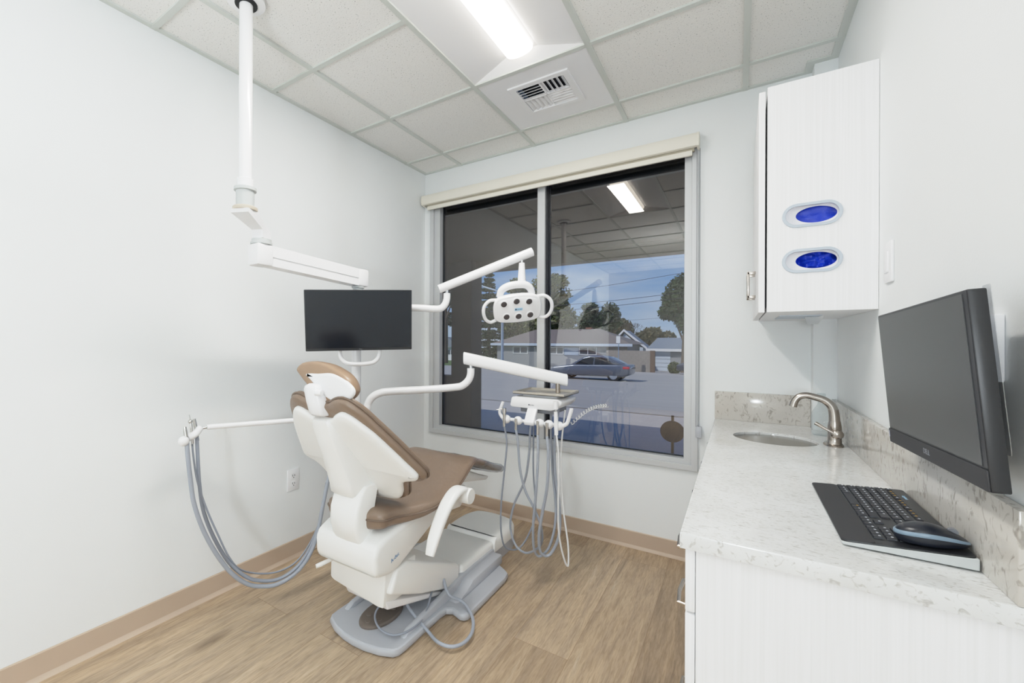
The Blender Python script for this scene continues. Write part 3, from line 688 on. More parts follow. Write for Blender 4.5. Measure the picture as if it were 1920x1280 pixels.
# assistant arm
aa = thing('assistant_arm', (.36, -1.24, .87), 'thin white assistant arm with ball holder reaching along the left wall', 'dental arm')
Mesh().tube([(.40, -1.26, .876), (0.284, -1.56, 0.874), (0.156, -1.908, 0.882), (0.152, -1.923, 0.881)], [.0125, .0125, .0125, .0115], 14).build('arm', M['gloss'], aa)
Mesh().tube([(0.152, -1.923, 0.881), (0.148, -1.95, 0.881)], .006, 12).build('pin', M['chrome'], aa)
Mesh().tube([(0.148, -1.95, 0.887), (0.150, -1.961, 0.875), (0.158, -1.979, 0.862), (0.153, -1.996, 0.852), (0.158, -2.016, 0.847)], [.014, .016, .017, .017, .017], 12, smooth=3).build('holder_bar', M['white'], aa)
Mesh().ball((0.168, -2.034, 0.840), .0225, 3).build('end_ball', M['white'], aa)
tip_b = (0.432, -1.48, 0.587); 
def asst_tool(label, name, cat, pa, pb, r, hosepts, hr, hm='hose', extra=None):
    t = thing(name, pb, label, cat, 'instruments on the assistant arm')
    Mesh().tube([pa, Vector(pa).lerp(Vector(pb), .25), pb], [r * .7, r, r], 14).build('body', M['steel'], t)
    if extra: extra(t)
    Mesh().tube(hosepts, hr, 10, smooth=7).build('hose', M[hm], t)
asst_tool('steel suction tube at the left tip of the assistant arm, on the thickest grey hose', 'suction_handpiece', 'suction handpiece', (0.162, -2.026, 0.901), (0.170, -2.02, 0.819), .0085,
  [(0.168, -2.021, 0.849), (0.172, -2.019, 0.783), (0.172, -2.006, 0.663), (0.176, -1.991, 0.552), (0.181, -1.951, 0.421), (0.192, -1.894, 0.293), (0.211, -1.832, 0.186), (0.232, -1.768, 0.116), (0.262, -1.71, 0.087), (0.300, -1.647, 0.081), (0.336, -1.573, 0.110), (0.376, -1.52, 0.184), (0.395, -1.481, 0.283), (0.407, -1.461, 0.402), (0.419, -1.44, 0.522), (0.429, -1.421, 0.616)], .0098)
asst_tool('steel suction tube nearest the thin white arm, on a thick grey hose', 'suction_handpiece', 'suction handpiece', (0.124, -1.967, 0.924), (0.136, -1.958, 0.824), .0085,
  [(0.134, -1.96, 0.844), (0.148, -1.962, 0.744), (0.145, -1.952, 0.619), (0.141, -1.93, 0.490), (0.153, -1.885, 0.353), (0.182, -1.828, 0.226), (0.217, -1.767, 0.147), (0.242, -1.712, 0.110), (0.283, -1.634, 0.094), (0.334, -1.562, 0.137), (0.364, -1.503, 0.215), (0.389, -1.462, 0.329), (0.401, -1.441, 0.450), (0.406, -1.425, 0.544)], .0085, 'hosedk')
def nozzle(t): Mesh().tube([(0.140, -1.992, 0.917), (0.136, -1.995, 0.948)], .002, 8).build('nozzle', M['steel'], t); Mesh().ball((0.140, -1.992, 0.917), .010, 2).build('head', M['steel'], t)
asst_tool('steel air-water syringe with upright nozzle in the middle of the assistant arm holders', 'air_water_syringe', 'syringe', (0.148, -1.993, 0.911), (0.154, -1.989, 0.818), .006,
  [(0.147, -1.988, 0.831), (0.153, -1.983, 0.749), (0.149, -1.962, 0.635), (0.153, -1.922, 0.502), (0.169, -1.874, 0.366), (0.182, -1.828, 0.251), (0.190, -1.773, 0.172), (0.200, -1.669, 0.112), (0.225, -1.577, 0.094), (0.262, -1.502, 0.124), (0.300, -1.451, 0.205), (0.338, -1.412, 0.328), (0.361, -1.396, 0.471)], .0045, 'hosedk', nozzle)

# ------------------------------------------------------------------ dental chair
dc = thing('dental_chair', (.837, -1.05, 0), 'brown upholstered dental chair with white shell back, seen from behind', 'dental chair')
CX = .837
# floor plate
hw, ww = .200, .312
half = [(0, -1.668), (.06, -1.664), (.13, -1.648), (.185, -1.622), (.199, -1.600), (.203, -1.56), (.203, -1.30), (.208, -1.262), (.232, -1.245), (.28, -1.262), (.300, -1.255), (.312, -1.235), (.314, -1.20), (.314, -.85), (.305, -.80), (.28, -.778), (.22, -.74), (.18, -.70), (0, -.69)]
outl = [(CX + a, b) for a, b in half] + [(CX - a, b) for a, b in half[-2:0:-1]]
Mesh().plate([outl], XY(.019), .032, .010).build('base_plate', M['gray'], dc)
bs_ = Mesh()
for s in (-1, 1):
    bs_.prism([(-1.55, .03), (-1.50, .055), (-1.25, .075), (-1.05, .10), (-.72, .10), (-.70, .03)], 'x', CX + s * .152, CX + s * .182, .008)
bs_.box((CX - .17, -1.10, .02), (CX + .17, -.70, .09), .01)
bs_.prism([(-1.22, .03), (-1.10, .062), (-1.05, .085), (-.72, .085), (-.72, .03)], 'x', CX + .16, CX + .235, .012)
bs_.build('base_riser', M['gray'], dc)
st = Mesh().pad(ellipse(CX - .010, -1.47, .075, .125, 36), lambda a, b, c: Vector((a, b, c)), [('s', 1, .033), ('s', 1, .043), ('s', .93, .049)])
for a, b in ((-.03, -1.52), (.03, -1.52), (-.03, -1.42), (.03, -1.42), (0, -1.56), (0, -1.38)): st.lathe([(.013, 0), (.011, .003), (0, .003)], (CX - .01 + a, b, .049), seg=12)
st.build('foot_pad', M['footpad'], dc)
# rear pump housing
fo = spline([(CX - .155, -.70), (CX - .17, -.60), (CX - .165, -.45), (CX - .12, -.355), (CX, -.33), (CX + .12, -.355), (CX + .168, -.43), (CX + .176, -.55), (CX + .176, -.70)], 5)
fo = [(a, b) for a, b in fo] 
Mesh().pad(fo, lambda a, b, c: Vector((a, b, c)), [('i', 0, .002), ('i', 0, .072)]).build('pump_skirt', M['gray'], dc, smooth=30)
Mesh().pad(fo, lambda a, b, c: Vector((a, b, c)), [('i', -.002, .070), ('i', -.002, .115), ('i', .008, .135), ('i', .03, .146)]).build('pump_cover', M['warm'], dc, smooth=50)
Mesh().pad([(a, b) for a, b in rrect(CX - .17, -1.06, CX + .170, -.69, .025)], lambda a, b, c: Vector((a, b, c + (-.02) * (b + 1.06))), [('i', 0, .034), ('i', 0, .118), ('i', .006, .130), ('i', .02, .136)]).build('column_cover', M['warm'], dc, smooth=50)
# lift link
Mesh().prism([(-1.615, .245), (-1.57, .335), (-1.50, .342), (-1.085, .160), (-1.070, .145), (-1.075, .055), (-1.14, .06), (-1.40, .15)], 'x', CX - .15, CX + .165, .014, 3).build('lift_link_cover', M['warm'], dc)
Mesh().prism([(-1.60, .17), (-1.62, .215), (-1.30, .10), (-1.10, .03), (-1.12, .02)], 'x', CX - .10, CX + .14, .008).build('lift_link_lower', M['white'], dc)
# rear box under carriage
rbp = [(CX - .178, .335), (CX - .182, .222), (CX - .16, .212), (CX + .10, .182), (CX + .135, .185), (CX + .148, .335)]
Mesh().prism(rbp, 'y', -1.625, -1.42, .008).build('link_box', M['warm'], dc)
Mesh().tube([(CX - .12, -1.63, .335), (CX - .165, -1.70, .310), (CX - .172, -1.715, .307)], [.007, .010, .009], 10).build('release_lever', M['warm'], dc)
Mesh().box((CX - .01, -1.38, .115), (CX + .12, -1.25, .17), .01).build('junction_box', M['gray'], dc)
# carriage (seat casting)
cp = [(-1.700, .350), (-1.718, .372), (-1.722, .440), (-1.708, .476), (-1.65, .500), (-1.55, .520), (-1.22, .570), (-1.16, .56), (-1.14, .535), (-1.26, .465), (-1.56, .345), (-1.62, .335)]
Mesh().prism(cp, 'x', CX - .175, CX + .175, .022, 4).build('seat_casting', M['warm'], dc)
Mesh().text('A-dec', .022, ((CX + .1755, -1.60, .40), (0, cos(.3), sin(.3)), (0, -sin(.3), cos(.3)), X), .0004).build('logo', M['bluetext'], dc, smooth=0)
# seat upholstery
def section(y, hw, zt, zb, n=28, e=3.2, dish=.012):
    out = []
    zc, hz = (zt + zb) / 2, (zt - zb) / 2
    for k in range(n):
        t = 2 * pi * k / n; c, s = cos(t), sin(t)
        x = hw * (abs(c) ** (2 / e)) * (1 if c >= 0 else -1); z = hz * (abs(s) ** (2 / e)) * (1 if s >= 0 else -1)
        if s > 0: z -= dish * (1 - (x / hw) ** 2) * 1.2
        out.append(Vector((CX + x, y, zc + z)))
    return out
ST = [(-1.685, .06, .585, .535), (-1.675, .12, .60, .518), (-1.65, .165, .612, .510), (-1.59, .172, .610, .506), (-1.51, .215, .606, .510), (-1.42, .252, .612, .525), (-1.28, .258, .632, .555), (-1.16, .243, .662, .592), (-1.07, .226, .688, .622), (-1.00, .212, .694, .636), (-.955, .198, .684, .640)]
def interp(ST, per=4):
    q = spline(ST, per); return q
def seat_rings(): return [section(y, h, a, b) for y, h, a, b in interp(ST)]
Mesh().loft(seat_rings()).build('seat_cushion', M['brown'], dc, smooth=80)
pp = [(y, h, a, b) for y, h, a, b in interp(ST)]
for s in (-1, 1):
    Mesh().tube([(CX + s * (h + .002), y, b + (a - b) * .52) for y, h, a, b in pp], .0045, 6).build('piping', M['browndk'], dc)
LT = [(-1.0, .196, .682, .632), (-.93, .196, .668, .622), (-.80, .19, .622, .575), (-.66, .172, .568, .522), (-.57, .155, .538, .496), (-.535, .135, .530, .500)]
Mesh().loft([section(y, h, a, b, dish=.006) for y, h, a, b in interp(LT)]).build('leg_rest', M['brown'], dc, smooth=80)
LP = [(-.86, .196, .650, .590), (-.80, .196, .630, .568), (-.66, .179, .576, .514), (-.57, .162, .546, .488), (-.52, .138, .535, .494)]
rr = []
for y, h, a, b in interp(LP, 6):
    rg = section(y, h, a, b, n=48, dish=.006)
    rr.append([p + (p - Vector((CX, y, (a + b) / 2))).normalized() * random.uniform(-.004, .007) for p in rg])
Mesh().loft(rr).build('foot_film', M['film'], dc, smooth=60)
Mesh().prism([(-1.05, .57), (-1.0, .62), (-.70, .50), (-.62, .475), (-.66, .462), (-.95, .52)], 'x', CX - .10, CX + .10, .01).build('toe_board', M['warm'], dc)
# backrest: shell and cushion lie on a reclined plane, wings curving forward
sl_ = R(36); bo = Vector((CX, -1.729, .84)); bu = Vector(X); bv = Vector((0, -sin(sl_), cos(sl_))); bn = Vector((0, -cos(sl_), -sin(sl_)))   # bn points to the rear
def bf(a, b, c): return bo + bu * a + bv * b + bn * (c - .19 * a * a)
def zb_(z): return (z - .84) / cos(sl_)
hb = [(0, 1.030), (.045, 1.030), (.085, 1.045), (.125, 1.052), (.165, 1.040), (.205, 1.005), (.245, .945), (.285, .88), (.318, .82), (.343, .772), (.350, .748), (.338, .728), (.305, .718), (.268, .715), (.245, .700), (.228, .668), (.205, .632), (.165, .612), (.10, .605), (0, .603)]
full = [(a, zb_(z)) for a, z in hb] + [(-a, zb_(z)) for a, z in hb[-2:0:-1]]
full = spline(full, 4, True)
Mesh().pad(full, bf, [('i', .03, -.058), ('i', .012, -.056), ('i', .002, -.050), ('i', 0, -.042), ('i', .004, -.034), ('i', 0, -.026), ('i', .003, -.016), ('i', .008, -.010), ('i', .04, -.008)]).build('back_cushion', M['brown'], dc, smooth=60)
edge = [bf(a, b, -.034) for a, b in full]
Mesh().tube([e + (e - bf(0, 0, -.04)).normalized() * .001 for e in edge] + [edge[0]], .005, 6).build('piping', M['browndk'], dc)
hs_ = [(0, .985), (.050, .985), (.085, 1.004), (.125, 1.016), (.160, 1.003), (.195, .972), (.232, .930), (.272, .866), (.306, .806), (.324, .775), (.329, .757), (.316, .741), (.285, .734), (.254, .726), (.232, .704), (.214, .668), (.186, .638), (.148, .627), (.10, .624), (0, .622)]
sfull = spline([(a, zb_(z)) for a, z in hs_] + [(-a, zb_(z)) for a, z in hs_[-2:0:-1]], 4, True)
Mesh().pad(sfull, bf, [('i', .02, -.012), ('i', .002, -.010), ('i', 0, -.002), ('i', .003, .006), ('i', .012, .011), ('i', .035, .013)]).build('back_shell', M['warm'], dc, smooth=60)
# spine casting
spn = []
for z, w, ys in ((.985, .046, -1.838), (.975, .052, -1.850), (.93, .055, -1.840), (.85, .060, -1.806), (.76, .067, -1.770), (.70, .075, -1.748), (.665, .078, -1.738), (.648, .072, -1.718)):
    yi = -1.729 - (z - .84) * math.tan(sl_) + .012
    spn.append([Vector((CX + w * x_, yi + (ys - yi) * n_, z)) for x_, n_ in ((-1, 0), (-.97, .55), (-.86, .9), (-.7, 1), (0, 1.02), (.7, 1), (.86, .9), (.97, .55), (1, 0))])
sm = Mesh(); sm.loft(spn); sm.build('spine_casting', M['warm'], dc, smooth=50)
lk = []
for z, y, w, d in ((.69, -1.63, .076, .05), (.66, -1.655, .080, .06), (.60, -1.672, .080, .065), (.54, -1.675, .079, .065), (.49, -1.665, .078, .06), (.46, -1.65, .077, .055)):
    lk.append([Vector((CX + .012 + w * x_, y - d * n_, z)) for x_, n_ in ((-1, -.6), (-1, .75), (-.93, .93), (-.8, 1), (0, 1.05), (.8, 1), (.93, .93), (1, .75), (1, -.6))])
lm = Mesh(); lm.loft(lk); lm.build('back_hinge_cover', M['warm'], dc, smooth=50)
# headrest
hpm = Mesh(); hpx = CX
Mesh().tube([(CX - .012, -1.80, 1.03), (CX - .012, -1.815, .965)], .018, 10).build('headrest_bar', M['silver'], dc)
nb = []
for z, x0, x1, y, d in ((.996, .803, .870, -1.848, .016), (1.004, .798, .876, -1.850, .022), (1.05, .787, .866, -1.855, .024), (1.095, .775, .852, -1.858, .023), (1.108, .776, .848, -1.858, .018), (1.118, .795, .832, -1.858, .010)):
    nb.append([Vector((x0 + (x1 - x0) * f, y - d * n_, z)) for f, n_ in ((0, -1), (0, .6), (.1, .95), (.5, 1.05), (.9, .95), (1, .6), (1, -1))])
nm = Mesh(); nm.loft(nb); nm.build('headrest_bracket', M['white'], dc, smooth=50)
Mesh().tube([(.846, -1.872, 1.086), (.872, -1.868, 1.086)], [.013, .010], 14).build('tilt_knob', M['white'], dc)
HP = [(0.676, -1.815, 1.17), (0.693, -1.815, 1.149), (0.737, -1.815, 1.114), (0.795, -1.815, 1.073), (0.848, -1.815, 1.045), (0.899, -1.815, 1.041), (0.945, -1.815, 1.05), (0.979, -1.815, 1.07), (0.995, -1.815, 1.095), (0.986, -1.815, 1.124), (0.956, -1.815, 1.153), (0.909, -1.815, 1.175), (0.850, -1.815, 1.193), (0.775, -1.815, 1.201), (0.710, -1.815, 1.193)]
hout = spline([(p[0] - CX, p[2] - 1.11) for p in HP], 4, True)
def hfn(a, b, c): return Vector((CX + a, -1.822 - c, 1.11 + b))
Mesh().pad(hout, hfn, [('s', .5, -.062), ('s', .8, -.058), ('s', .95, -.042), ('s', 1.0, -.020), ('s', 1.0, .004), ('s', .95, .014), ('s', .85, .016)]).build('headrest_pad', M['tan'], dc, smooth=60)
HQ = [(0.750, -1.855, 1.151), (0.785, -1.855, 1.122), (0.841, -1.855, 1.082), (0.889, -1.855, 1.059), (0.942, -1.855, 1.056), (0.986, -1.855, 1.065), (1.011, -1.855, 1.086), (1.011, -1.855, 1.108), (0.980, -1.855, 1.131), (0.935, -1.855, 1.15), (0.886, -1.855, 1.16), (0.816, -1.855, 1.155)]
hq = spline([(p[0] - CX, p[2] - 1.11) for p in HQ], 4, True)
Mesh().pad(hq, hfn, [('i', 0, .010), ('i', 0, .018), ('i', .004, .023), ('i', .012, .024)]).build('headrest_plate', M['white'], dc, smooth=50)
# armrests
for s in (1, -1):
    if s == 1:
        C_ = [(CX + .285, -1.235, .598), (CX + .287, -1.28, .612), (CX + .287, -1.33, .606), (CX + .286, -1.39, .570), (CX + .284, -1.44, .515), (CX + .283, -1.48, .455), (CX + .282, -1.505, .400)]
        wid = [.030, .032, .032, .031, .029, .027, .020]; th = [.014, .018, .019, .019, .018, .017, .012]
    else:
        C_ = [(CX - .285, -1.30, .60), (CX - .287, -1.36, .622), (CX - .287, -1.42, .632), (CX - .286, -1.48, .640), (CX - .284, -1.525, .644)]
        wid = [.030, .032, .032, .030, .022]; th = [.014, .018, .019, .018, .012]
    rings = []; pts = [Vector(p) for p in spline(C_, 4)]; n = len(pts)
    for i, p in enumerate(pts):
        f = i / (n - 1) * (len(wid) - 1); k = min(int(f), len(wid) - 2); w_ = wid[k] + (wid[k + 1] - wid[k]) * (f - k); t_ = th[k] + (th[k + 1] - th[k]) * (f - k)
        d = (pts[min(i + 1, n - 1)] - pts[max(i - 1, 0)]).normalized(); nn = Vector((d.y * 0, -d.z, d.y)).normalized()
        rings.append([p + Vector((1, 0, 0)) * w_ * (abs(cos(t)) ** .75) * (1 if cos(t) >= 0 else -1) + nn * t_ * (abs(sin(t)) ** .75) * (1 if sin(t) >= 0 else -1) for t in [2 * pi * q / 16 for q in range(16)]])
    ar = Mesh(); ar.loft(rings); arm = ar.build('armrest', M['warm'], dc, smooth=60)
    if s == 1:
        Mesh().tube([(CX + .215, -1.235, .575), (CX + .318, -1.235, .575), (CX + .324, -1.235, .575)], [.036, .036, .033], 28).build('hub', M['warm'], arm)
        Mesh().prism([(-1.30, .51), (-1.20, .60), (-1.14, .585), (-1.2, .50)], 'x', CX + .15, CX + .25, .01).build('arm_mount', M['warm'], dc)
# loops of cable under the link
Mesh().tube([(.890, -1.345, .150), (.915, -1.40, .085), (1.052, -1.431, 0.030), (1.135, -1.462, 0.025), (1.196, -1.45, 0.025), (1.224, -1.395, 0.025), (1.218, -1.321, 0.030), (1.175, -1.249, 0.040), (1.102, -1.208, 0.060), (1.047, -1.242, 0.090), (1.00, -1.22, .14)], .0075, 10, smooth=7).build('drain_hose', M['hose'], dc)
Mesh().tube([(.860, -1.36, .140), (0.886, -1.467, 0.110), (0.840, -1.498, 0.090), (0.845, -1.535, 0.065), (0.907, -1.573, 0.055), (0.979, -1.567, 0.052), (1.016, -1.498, 0.052), (1.012, -1.395, 0.055), (.975, -1.28, .10)], .0045, 9, smooth=7).build('cable', M['hosedk'], dc)

# ------------------------------------------------------------------ counter run on the right
CZ = .853; CF = 2.048; CE = -1.842
wt = tag(Mesh().plate([[(CF, CE), (RX - .001, CE), (RX - .001, -.001), (2.46, -.001), (2.46, -.092), (2.455, -.092), (2.455, -.001), (CF, -.001)] if False else [(CF, CE), (RX - .001, CE), (RX - .001, -.092), (2.461, -.092), (2.461, -.001), (CF, -.001)], ellipse(2.288, -.475, .150, .150, 48)], XY(CZ - .0185), .037, .003).build('worktop', M['quartz']), 'speckled white quartz worktop with a round sink hole, along the right wall', 'worktop')
tag(Mesh().box((CF, -.021, CZ), (2.461, -.001, 1.010), .002).build('backsplash', M['quartzb']), 'speckled quartz backsplash strip standing on the window wall end of the worktop', 'backsplash')
tag(Mesh().box((2.530, CE, CZ), (RX - .001, -.093, 1.010), .002).build('backsplash', M['quartzb']), 'long speckled quartz backsplash strip along the right wall behind the keyboard', 'backsplash')
bc = thing('base_cabinet', (2.3, -.95, 0), 'white woodgrain base cabinet with drawers under the worktop', 'cabinet')
Mesh().box((2.078, -1.825, 0.0), (RX - .001, -1.805, .815), .001).build('side_panel', M['lam'], bc, smooth=0)
Mesh().box((2.085, -1.805, .09), (RX - .001, -.005, .10)).box((2.12, -1.805, 0), (2.135, -.005, .09)).build('carcass', M['lam'], bc, smooth=0)
yy = -1.825
for w in (.44, .46, .46, .455):
    for z0, z1 in ((.668, .810), (.39, .664), (.105, .386)):
        d = Mesh().box((2.057, yy + .002, z0), (2.077, yy + w - .002, z1), .003).build('drawer', M['lam'], bc)
        zc = z1 - .06; yc = yy + w / 2
        Mesh().tube([(2.057, yc - .07, zc), (2.030, yc - .066, zc), (2.026, yc, zc), (2.030, yc + .066, zc), (2.057, yc + .07, zc)], .005, 8).build('handle', M['nickel'], d)
    yy += w
# sink
sk = tag(Mesh().lathe([(.1485, -.011), (.1495, -.011), (.1485, -.013), (.147, -.04), (.138, -.12), (.10, -.155), (.03, -.165), (0, -.165)], (2.288, -.475, CZ), seg=48).build('sink', M['sinksteel'], smooth=60), 'round undermount stainless steel sink in the worktop', 'sink')
# faucet
fc = thing('faucet', (2.487, -.49, CZ), 'brushed nickel gooseneck faucet with side lever behind the sink', 'faucet')
Mesh().pad(ellipse(2.485, -.49, .032, .062, 32), lambda a, b, c: Vector((a, b, c)), [('s', 1, CZ), ('s', 1, CZ + .004), ('s', .9, CZ + .009)]).build('deck_plate', M['nickel'], fc)
Mesh().lathe([(.026, 0), (.0235, .004), (.0225, .02), (.0225, .05), (.0215, .055), (.0225, .058), (.022, .075), (.019, .095)], (2.487, -.50, CZ + .008)).build('body', M['nickel'], fc)
Mesh().tube([(2.487, -.50, .93), (2.485, -.50, .985), (2.477, -.50, 1.018), (2.455, -.50, 1.041), (2.425, -.50, 1.052), (2.395, -.50, 1.058), (2.372, -.50, 1.050), (2.358, -.50, 1.030), (2.352, -.50, 1.006)], [.0195, .0175, .0165, .015, .014, .0135, .0135, .0138, .0142], 18, smooth=6).build('spout', M['nickel'], fc)
Mesh().ball((2.492, -.522, .905), .0215, 3, (1, .75, .9)).build('lever_hub', M['nickel'], fc)
Mesh().tube([(2.485, -.530, .908), (2.455, -.528, .925), (2.424, -.515, .944)], [.005, .0055, .0075], 10).build('lever', M['nickel'], fc)
# bottle
bt = thing('soap_bottle', (2.476, -.25, CZ), 'clear square glass bottle with a narrow neck standing behind the faucet', 'bottle')
def sq(z, r, rd): return [Vector((a, b, z)) for a, b in rrect(2.474 - r, -.25 - r, 2.474 + r, -.25 + r, rd, 3)]
bm_ = Mesh(); bm_.loft([sq(CZ + .001, .030, .008), sq(CZ + .006, .033, .01), sq(.955, .033, .01), sq(.972, .028, .0275), sq(.985, .020, .0195), sq(.998, .013, .0128), sq(1.035, .013, .0128)], cap=True); bm_.build('body', M['bottle'], bt, smooth=40)
Mesh().lathe([(.013, 0), (.016, .002), (.016, .012), (.013, .014)], (2.474, -.25, 1.035), seg=20).build('lip', M['bottle'], bt)

# ------------------------------------------------------------------ upper cabinet with glove boxes
uc = thing('upper_cabinet', (2.39, -.45, 1.40), 'white woodgrain wall cabinet with two oval glove openings in its side', 'wall cabinet')
UY, UZ0, UZ1 = -.862, 1.402, 2.264
def stadium(x0, x1, zc, r, n=12):
    return [(x1 - r + r * cos(t), zc + r * sin(t)) for t in [-pi / 2 + pi * k / n for k in range(n + 1)]] + [(x0 + r + r * cos(t), zc + r * sin(t)) for t in [pi / 2 + pi * k / n for k in range(n + 1)]]
GZ = (1.757, 1.588)
holes = [stadium(2.297, 2.450, z, .036) for z in GZ]
Mesh().plate([[(2.244, UZ0), (RX - .001, UZ0), (RX - .001, UZ1), (2.244, UZ1)]] + holes, XZ(UY + .009), .018).build('side_panel', M['lam'], uc, smooth=0)
Mesh().box((2.244, UY + .018, UZ0), (RX - .001, -.002, UZ0 + .018)).box((2.244, UY + .018, UZ1 - .018), (RX - .001, -.095, UZ1)).box((2.244, -.02 - .08, UZ0), (2.46, -.002 - .08, UZ1)).build('carcass', M['lam'], uc, smooth=0)
ya = UY + .004
for k in range(2):
    yb = ya + .382
    d = Mesh().box((2.218, ya, UZ0 - .002), (2.238, yb - .003, UZ1 - .01), .002).build('door', M['lam'], uc, smooth=0)
    hyy = yb - .05 if k == 0 else ya + .05
    h_ = Mesh().box((2.186, hyy - .007, 1.485), (2.196, hyy + .007, 1.605), .002).box((2.188, hyy - .007, 1.485), (2.218, hyy + .007, 1.497), .001).box((2.188, hyy - .007, 1.593), (2.218, hyy + .007, 1.605), .001)
    h_.build('handle', M['nickel'], d)
    ya = yb
for z in GZ:
    Mesh().plate([stadium(2.2885, 2.4585, z, .0445), stadium(2.299, 2.448, z, .034)], XZ(UY - .002), .006, .001).build('glove_opening_ring', M['ring'], uc)
Mesh().box((2.30, -.56, UZ0 - .004), (2.44, -.28, UZ0)).build('towel_slot_plate', M['ring'], uc, smooth=0)
tag(Mesh().loft([[(2.40, -.45, 1.415), (2.46, -.45, 1.415), (2.46, -.445, 1.415), (2.40, -.445, 1.415)], [(2.395, -.455, 1.395), (2.455, -.455, 1.395), (2.455, -.45, 1.395), (2.395, -.45, 1.395)], [(2.40, -.49, 1.365), (2.435, -.49, 1.365), (2.435, -.487, 1.365), (2.40, -.487, 1.365)]]).build('paper_towel', M['towel']), 'tip of a white paper towel hanging out under the wall cabinet', 'paper towel')
for i, z in enumerate(GZ):
    g = thing('glove_box', (2.375, UY + .06, z - .05), ('white glove box showing flat blue gloves in the upper oval opening', 'white glove box showing crumpled blue gloves in the lower oval opening')[i], 'glove box', 'glove boxes in the wall cabinet')
    face = [[(2.262, z - .055), (2.50, z - .055), (2.50, z + .055), (2.262, z + .055)], ellipse(2.388, z + .002, .058, .030, 36)]
    Mesh().plate(face, XZ(UY + .0205), .002).box((2.262, UY + .025, z - .055), (2.264, UY + .10, z + .055)).box((2.498, UY + .025, z - .055), (2.50, UY + .10, z + .055)).box((2.262, UY + .025, z - .055), (2.50, UY + .10, z - .053)).box((2.262, UY + .025, z + .053), (2.50, UY + .10, z + .055)).box((2.262, UY + .098, z - .055), (2.50, UY + .10, z + .055)).build('carton', M['card'], g, smooth=0)
    t = bmesh.new(); nx, nz = 28, 16; vs = []
    amp = .006 if i == 0 else .022
    for a in range(nx + 1):
        for b in range(nz + 1):
            x_, z_ = 2.328 + .12 * a / nx, z - .034 + .07 * b / nz
            q = noise.noise(Vector((x_ * (25 if i == 0 else 48), z_ * (40 if i == 0 else 62), i * 3.1)))
            vs.append(t.verts.new((x_, UY + .034 - amp * q + (.002 if i == 0 else .008), z_)))
    for a in range(nx):
        for b in range(nz): t.faces.new((vs[a * (nz + 1) + b], vs[(a + 1) * (nz + 1) + b], vs[(a + 1) * (nz + 1) + b + 1], vs[a * (nz + 1) + b + 1]))
    q = Mesh(); q.add(t); q.build('gloves', M['glove'], g, smooth=60 if i == 0 else 25)

# ------------------------------------------------------------------ right monitor, keyboard, mouse
m2 = thing('monitor', (2.5, -1.62, 1.2), 'black monitor tilted out from the right wall above the keyboard, screen off', 'monitor')
RM2 = Matrix.Rotation(R(-89.49), 3, 'Z') @ Matrix.Rotation(R(4.23), 3, 'X') @ Matrix.Rotation(R(-1.74), 3, 'Y')
nc = Vector((2.472, -1.619, 1.2)); nu, nn_, nv = RM2 @ Vector(X), RM2 @ Vector((0, -1, 0)), RM2 @ Vector(Z)
w2, h2 = .27, .165
def nfr(a, b, c): return (nc + nu * a + nv * b + nn_ * c, nu, nv, nn_)
Mesh().plate([rrect(-w2, -h2, w2, h2, .004)], nfr(0, 0, -.011), .022, .002).build('bezel', M['black'], m2)
Mesh().plate([rrect(-w2 + .005, -h2 + .040, w2 - .019, h2 - .006, .001)], nfr(0, 0, .0004), .001).build('screen', M['screen2'], m2, smooth=0)
Mesh().plate([rrect(-w2 + .001, -h2 + .001, w2 - .001, -h2 + .036, .003)], nfr(0, 0, .001), .003, .001).build('chin', M['blackmat'], m2)
Mesh().plate([rrect(-w2 + .05, -h2 + .05, w2 - .09, h2 - .05, .02)], nfr(0, 0, -.029), .016, .006).build('back_housing', M['black'], m2)
Mesh().text('DELL', .016, nfr(0, -h2 + .019, .0028), .0004).build('logo', M['bezelmark'], m2, smooth=0)
Mesh().plate([rrect(-w2 + .002, -h2 + .014, -w2 + .009, -h2 + .03, .001)], nfr(0, 0, .003), .0006).build('sticker', M['platemetal'], m2, smooth=0)
Mesh().plate([rrect(w2 - .03, -h2 + .06, w2 - .002, h2 + .006, .004)], nfr(0, 0, -.0265), .001).build('clear_cover', M['film'], m2)
Mesh().box((2.49, -1.66, 1.16), (2.549, -1.58, 1.24), .006).build('wall_mount', M['black'], m2)

kb = thing('keyboard', (2.43, -1.48, CZ), 'black slim keyboard with dark palm rest on the worktop', 'keyboard')
k0, k1, ky0, ky1 = 2.335, 2.527, -1.716, -1.246
def ktop(x): f = (x - k0) / (k1 - k0); return CZ + .010 + .016 * f
Mesh().prism([(k0 + .004, CZ + .003), (k0, CZ + .007), (k0 + .002, ktop(k0) - .001), (k1, ktop(k1) - .001), (k1, CZ + .003)], 'y', ky0, ky1, .0015).build('silver_tray', M['silver'], kb, smooth=0)
def kplate(xa, xb, r, z, t, nm, m, inset=.002, ya=ky0 + .002, yb=ky1 - .002):
    th = math.atan2(.016, k1 - k0)
    return Mesh().plate([rrect(xa - k0, ya, xb - k0, yb, r)], ((k0, 0, CZ + .010 + z), (cos(th), 0, sin(th)), Y, (-sin(th), 0, cos(th))), t, .001).build(nm, M[m], kb)
kplate(k0 + .001, k1 - .001, .010, .000, .004, 'deck', 'black')
kplate(k0 + .001, k0 + .054, .010, .0024, .002, 'palm_rest', 'blackmat')
ks, kl, kg = Mesh(), Mesh(), Mesh()
